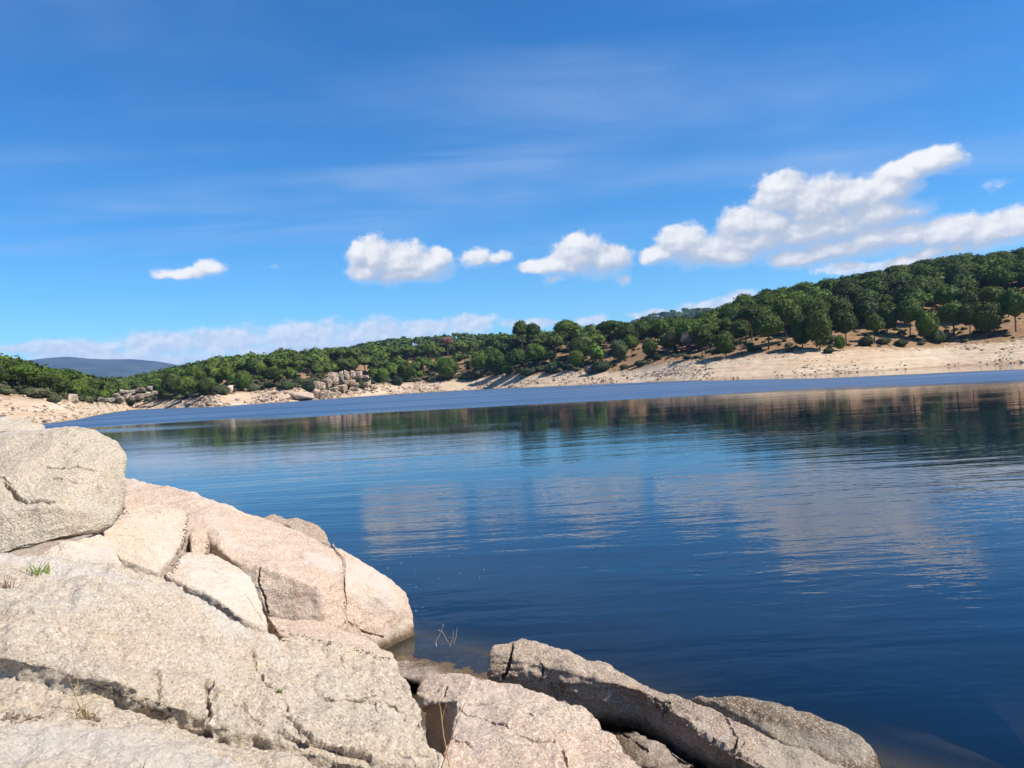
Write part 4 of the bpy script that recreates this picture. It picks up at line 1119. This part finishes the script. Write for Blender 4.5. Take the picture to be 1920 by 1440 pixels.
for px, base, w, h, dY in crag_blocks:
    sy = float(np.interp(px, [a for a, _ in shore_px], [b_ for _, b_ in shore_px]))
    d = ray(px, base); t = d.x / d.y; Yq = float(Ys(t)) + dY
    c = P(px, base - h * .5, Yq); m_ = PXM(Yq)
    o = link('rock_block', mesh_with(BV[random.randrange(8)], G_crag, 'b'), None, crag)
    o.scale = (w * m_ * random.uniform(.38, .56), random.uniform(2.0, 3.0), h * m_ * random.uniform(.38, .56)); o.location = c - crag.location - Vector((0, 0, h * m_ * .22))
    o.rotation_euler = (random.uniform(-.3, .3), random.uniform(-.45, .45), random.uniform(-.8, .8))
slope = bpy.data.objects.new('rocky_slope', None); COL.objects.link(slope)
slope.location = on_ground(245, 757)
tag(slope, 'grey rocky slope with dry heather dropping to the cove', 'rock outcrop')
for px, base, w, h, dY in [(192,752,16,12,5),(208,752,18,14,6),(224,752,20,16,8),(238,748,18,18,10),(252,750,20,16,10),(266,748,18,20,12),(280,744,16,20,14),(216,744,20,14,14),(232,738,20,14,18),(248,738,18,14,20),(264,734,20,14,22),(282,730,16,14,22),(290,740,12,14,16)]:
    d = ray(px, base); t = d.x / d.y; Yq = float(Ys(t)) + dY
    c = P(px, base - h * .45, Yq); m_ = PXM(Yq)
    o = link('rock_block', mesh_with(BV[random.randrange(8)], G_slope, 'b'), None, slope)
    o.scale = (w * m_ * .42, 2.4, h * m_ * .32); o.location = c - slope.location - Vector((0, 0, h * m_ * .2))
    o.rotation_euler = (random.uniform(-.1, .1), random.uniform(-.2, .2), random.uniform(-.4, .4))

# ------------------------------------------------------------------ stone hut among the pines
def box(V, c, d):
    c, d = np.array(c, float), np.array(d, float) / 2
    s_ = np.array([[x, y, z] for x in (-1, 1) for y in (-1, 1) for z in (-1, 1)], float) * d + c
    V.add(s_, np.array([[0, 1, 3, 2], [4, 6, 7, 5], [0, 4, 5, 1], [2, 3, 7, 6], [0, 2, 6, 4], [1, 5, 7, 3]]))
def box_mesh(name, boxes):
    q = QB()
    for c, d in boxes: box(q, c, d)
    V, Fq, _ = q.arrays()
    return mesh_np(name, V, Fq, False)
hp = on_ground(1126, 671)
hut = bpy.data.objects.new('stone_hut', None); COL.objects.link(hut)
hut.location = hp; hut.rotation_euler.z = 0.12
tag(hut, 'small ruined stone hut with two dark openings among the pines', 'hut')
m_hut, nt, b = new_mat('hut_stone', 0.95, 0.1)
g = nt.node('ShaderNodeNewGeometry'); nt.l.new(nt.mix(nt.ramp(nt.noise(g.outputs['Position'], 2.2, 5, .6), .35, .65), (0.30, 0.21, 0.155), (0.48, 0.37, 0.28)), b.inputs['Base Color'])
m_roof, nt, b = new_mat('hut_roof', 0.95, 0.1)
g = nt.node('ShaderNodeNewGeometry'); nt.l.new(nt.mix(nt.noise(g.outputs['Position'], 1.6, 5, .6), (0.36, 0.22, 0.16), (0.46, 0.33, 0.25)), b.inputs['Base Color'])
link('back_wall', box_mesh('back_wall', [((0, 3.0, 1.0), (6.4, .4, 3.2))]), m_hut, hut)
for sx_ in (-3.0, 3.0): link('side_wall', box_mesh('side_wall', [((sx_, 1.4, 1.0), (.4, 2.8, 3.2))]), m_hut, hut)
for sx_, w_ in ((-2.6, 1.2), (0.2, .9), (2.7, 1.0)): link('pier', box_mesh('pier', [((sx_, -0.2, 1.0), (w_, .4, 3.2))]), m_hut, hut)
link('parapet', box_mesh('parapet', [((0, -.45, .2), (6.6, .3, 1.2))]), m_hut, hut)
link('roof', box_mesh('roof', [((0, 1.35, 2.78), (7.0, 4.2, .32))]), m_roof, hut)

# ------------------------------------------------------------------ small plants, twigs and flecks near the camera
def rock_hit(px, py):
    best = None
    dn = ray(px, py).normalized()
    for bvh in ROCK_BVH:
        h = bvh.ray_cast(Vector((0, 0, CAM_H)), dn)
        if h[0] is not None and (best is None or h[3] < best[1]): best = (h[0], h[3])
    return best[0] if best else PZ(px, py, 0)
def plain(name, c, rough=0.8):
    m, nt, b = new_mat(name, rough, 0.2)
    oi = nt.node('ShaderNodeNewGeometry'); nz = nt.noise(oi.outputs['Position'], 40, 2)
    nt.l.new(nt.mix(nz, tuple(x * .65 for x in c), tuple(min(1, x * 1.35) for x in c)), b.inputs['Base Color'])
    return m
M_green, M_dry, M_red, M_twig, M_straw = plain('weed_green', (0.15, 0.20, 0.045)), plain('dry_grass', (0.34, 0.25, 0.10)), plain('dry_weed', (0.20, 0.11, 0.075)), plain('pale_twig', (0.42, 0.37, 0.33)), plain('straw', (0.45, 0.28, 0.13))
M_brown = plain('brown_twig', (0.13, 0.075, 0.045))
def blade_mesh(name, rng, L, w, bend, az_, base_r, lean):
    a = np.array([math.cos(az_), math.sin(az_), 0]); side = np.array([-a[1], a[0], 0])
    b0 = np.array([rng.normal() * base_r, rng.normal() * base_r, -0.01]); V = []
    n = 6
    for i in range(n + 1):
        f = i / n
        p = b0 + a * (lean * f + bend * f * f) * L + np.array([0, 0, 1]) * L * (f - 0.35 * bend * f * f)
        ww = w * (1 - f ** 1.8) * .5 + w * .04
        V += [p - side * ww, p + a * ww * .5, p + side * ww]
    Fq = []
    for i in range(n):
        for k in range(2):
            q0 = i * 3 + k; Fq.append([q0, q0 + 1, q0 + 4, q0 + 3])
    return np.array(V), np.array(Fq)
def tuft_plant(name, px, py, n, L, w, mat, label, cat, part='leaf', bend=0.5, lean=0.35, base_r=0.012, seed=0, each=True):
    base = rock_hit(px, py)
    rng = np.random.default_rng(seed)
    e = bpy.data.objects.new(name, None); COL.objects.link(e); e.location = base
    for k in range(n):
        v, f = blade_mesh('b', rng, L * rng.uniform(.5, 1.1), w * rng.uniform(.7, 1.2), bend * rng.uniform(.2, 1.2), rng.uniform(0, 6.28), base_r, lean * rng.uniform(.2, 1.3))
        link(part, mesh_np(part, v, f), mat, e)
    return tag(e, label, cat)
tuft_plant('weed', 70, 1078, 16, 0.12, 0.009, M_green, 'fresh green weed sprouting on the pale slab under the great boulder', 'plant', seed=1, base_r=0.03)
tuft_plant('weed', 84, 1074, 12, 0.085, 0.012, M_green, 'lower green weed sprout beside the taller green weed', 'plant', seed=2, base_r=0.02)
tuft_plant('dry_weed', 12, 1102, 16, 0.085, 0.005, M_red, 'small withered reddish weed on the slab near the green weed', 'plant', part='stalk', seed=3)
tuft_plant('weed', 524, 1298, 12, 0.045, 0.014, M_green, 'tiny green sprig growing in a crack of the pale slab', 'plant', seed=4)
tuft_plant('grass_tuft', 165, 1345, 22, 0.11, 0.004, M_dry, 'tuft of dry yellow grass below the shadowed ledge', 'grass tuft', part='blade', seed=5, base_r=0.03)
tuft_plant('dry_weed', 259, 1438, 8, 0.04, 0.003, M_red, 'tiny withered sprig at the edge of the low shelf', 'plant', part='stalk', seed=6)
def stem(name, pixels, Ys_, r, mat, label, cat='stalk', twigs=()):
    pts = [P(px, py, y_) for (px, py), y_ in zip(pixels, Ys_)]
    o_ = Vector(pts[0])
    e = bpy.data.objects.new(name, None); COL.objects.link(e); e.location = o_
    # smooth polyline
    fine_ = []
    for a, b_ in zip(pts[:-1], pts[1:]):
        for k in range(5): fine_.append(a.lerp(b_, k / 5) - o_)
    fine_.append(pts[-1] - o_)
    n = len(fine_)
    v, f = tube([tuple(p) for p in fine_], [r * (1 - .75 * i / n) for i in range(n)], 5)
    link('stalk', mesh_np('stalk', v, f), mat, e)
    for (i0_, dx, dz, L) in twigs:
        s0 = fine_[min(n - 1, int(i0_ * n))]
        v, f = tube([tuple(s0), tuple(s0 + Vector((dx * L * .5, .01, dz * L * .6))), tuple(s0 + Vector((dx * L, .0, dz * L)))], [r * .6, r * .45, r * .2], 4)
        link('twig', mesh_np('twig', v, f), mat, e)
    return tag(e, label, cat)
b0 = rock_hit(160, 1340); yb0 = b0.y
stem('dry_stalk', [(163,1342),(150,1300),(136,1230),(131,1170)], [yb0, yb0 - .02, yb0 - .03, yb0 - .05], 0.0022, M_straw, 'tall thin dry stalk rising from the yellow grass tuft')
stem('dry_stalk', [(155,1342),(132,1280),(125,1262)], [yb0, yb0 - .02, yb0 - .03], 0.002, M_straw, 'short leaning dry stalk beside the yellow grass tuft', twigs=[(.6, .4, 1, .06)])
stem('dry_stalk', [(845,1450),(832,1380),(826,1330),(822,1310)], [4.1, 4.12, 4.15, 4.16], 0.0035, M_straw, 'curved tan stalk standing in the deep gap between slab and tan boulder', twigs=[(.5, .4, 1, .10)])
stem('dry_stalk', [(826,1445),(850,1372),(872,1318),(888,1284)], [4.1, 4.35, 4.5, 4.6], 0.003, M_brown, 'dark leaning stalk crossing the flat face of the tan boulder')
stem('dry_stalk', [(872,1450),(880,1400),(888,1350),(896,1322)], [4.05, 4.15, 4.25, 4.3], 0.0018, M_straw, 'pale thin straw standing before the tan boulder face')
stem('dry_stalk', [(630,1448),(631,1420),(630,1405)], [3.7, 3.7, 3.7], 0.002, M_straw, 'single short straw at the foot of the pale slab')
stem('dead_twig', [(818,1212),(817,1203),(826,1187),(831,1174)], [7.95]*4, 0.006, M_twig, 'forked bleached twig standing in the shallow water', 'twig', twigs=[(.8, .5, -1, .16), (.7, -.6, .4, .05), (.95, .0, .5, .05)])
stem('dead_twig', [(843,1212),(849,1198),(851,1182)], [7.95]*3, 0.005, M_twig, 'thin bleached twig in the shallows, shorter of the close pair', 'twig', twigs=[(.5, -.6, .3, .06)])
stem('dead_twig', [(851,1206),(855,1194),(857,1176)], [7.98]*3, 0.005, M_twig, 'thin bleached twig in the shallows, taller of the close pair', 'twig')
q = QB(); rng = np.random.default_rng(31)
for (px0, py0, px1, py1, wd, n_) in [(352,962,346,1012,6,60),(346,1012,334,1052,6,60),(334,1052,318,1078,7,45),(392,1000,388,1040,4,30),(120,1268,240,1306,7,70),(240,1306,318,1346,7,60),(150,1340,185,1350,10,40),(505,1178,620,1206,5,60),(660,1215,735,1240,6,50),(0,1342,80,1350,8,40),(222,972,238,958,5,25)]:
    for k in range(n_):
        f_ = rng.uniform(); px, py = px0 + (px1 - px0) * f_ + rng.normal() * wd * .5, py0 + (py1 - py0) * f_ + rng.normal() * wd * .5
        h_ = rock_hit(px, py); s_ = abs(rng.normal()) * .0045 + .003
        V, Fq = svar[rng.integers(len(svar))]
        q.add(V * np.array([s_ * 1.3, s_, s_ * .7]) + np.array(h_), Fq, rng.uniform())
V, Fq, T = q.arrays()
me = mesh_np('joint_grit', V, Fq, False); attr(me, 'tint', T)
tag(link('joint_grit', me, plain('grit', (0.19, 0.14, 0.10))), 'loose grit and small stones gathered in the joints of the near rocks', 'grit', kind='stuff')
q = QB(); rng = np.random.default_rng(8)
for k in range(16):
    px, py = (rng.uniform(690, 930), rng.uniform(1030, 1170)) if k < 36 else (rng.uniform(860, 1750), rng.uniform(1060, 1420))
    c = PZ(px, py, 0.006); w_ = rng.uniform(.002, .006) * (1 if k < 36 else .6) * (2.0 if k % 9 == 0 else 1)
    th = np.linspace(0, 2 * math.pi, 8, endpoint=False)
    ring = np.stack([np.cos(th) * w_ * 1.6, np.sin(th) * w_ * .8, np.zeros(8)], -1) * rng.uniform(.6, 1.2, (8, 1)) + np.array(c)
    lower = ring.copy(); lower[:, 2] -= .004
    q.add(np.concatenate([ring, lower]), np.array([[0, 1, 2, 3], [0, 3, 4, 7], [4, 5, 6, 7]] + [[i, 8 + i, 8 + (i + 1) % 8, (i + 1) % 8] for i in range(8)]))
V, Fq, _ = q.arrays()
me = mesh_np('foam_flecks', V, Fq)
m_f, nt, b = new_mat('foam', 0.7, 0.2)
g = nt.node('ShaderNodeNewGeometry'); nt.l.new(nt.mix(nt.noise(g.outputs['Position'], 60, 2), (0.55, 0.55, 0.52), (0.8, 0.8, 0.78)), b.inputs['Base Color'])
tag(link('foam_flecks', me, m_f), 'tiny white flecks floating on the dark water', 'foam', kind='stuff')

# ------------------------------------------------------------------ haze
hz = box_mesh('haze', [((0, 4700, 240), (16000, 9800, 520))])
m_h = bpy.data.materials.new('haze_air'); m_h.use_nodes = True
nt = NT(m_h.node_tree)
for n in list(nt.n): nt.n.remove(n)
pvn = nt.node('ShaderNodeVolumePrincipled'); pvn.inputs['Color'].default_value = (0.32, 0.56, 1.0, 1); pvn.inputs['Density'].default_value = 6.5e-5
pvn.inputs['Anisotropy'].default_value = 0.0
out = nt.node('ShaderNodeOutputMaterial'); nt.l.new(pvn.outputs[0], out.inputs['Volume'])
tag(link('haze', hz, m_h), 'thin pale air over the lake and hills', 'haze', kind='stuff')
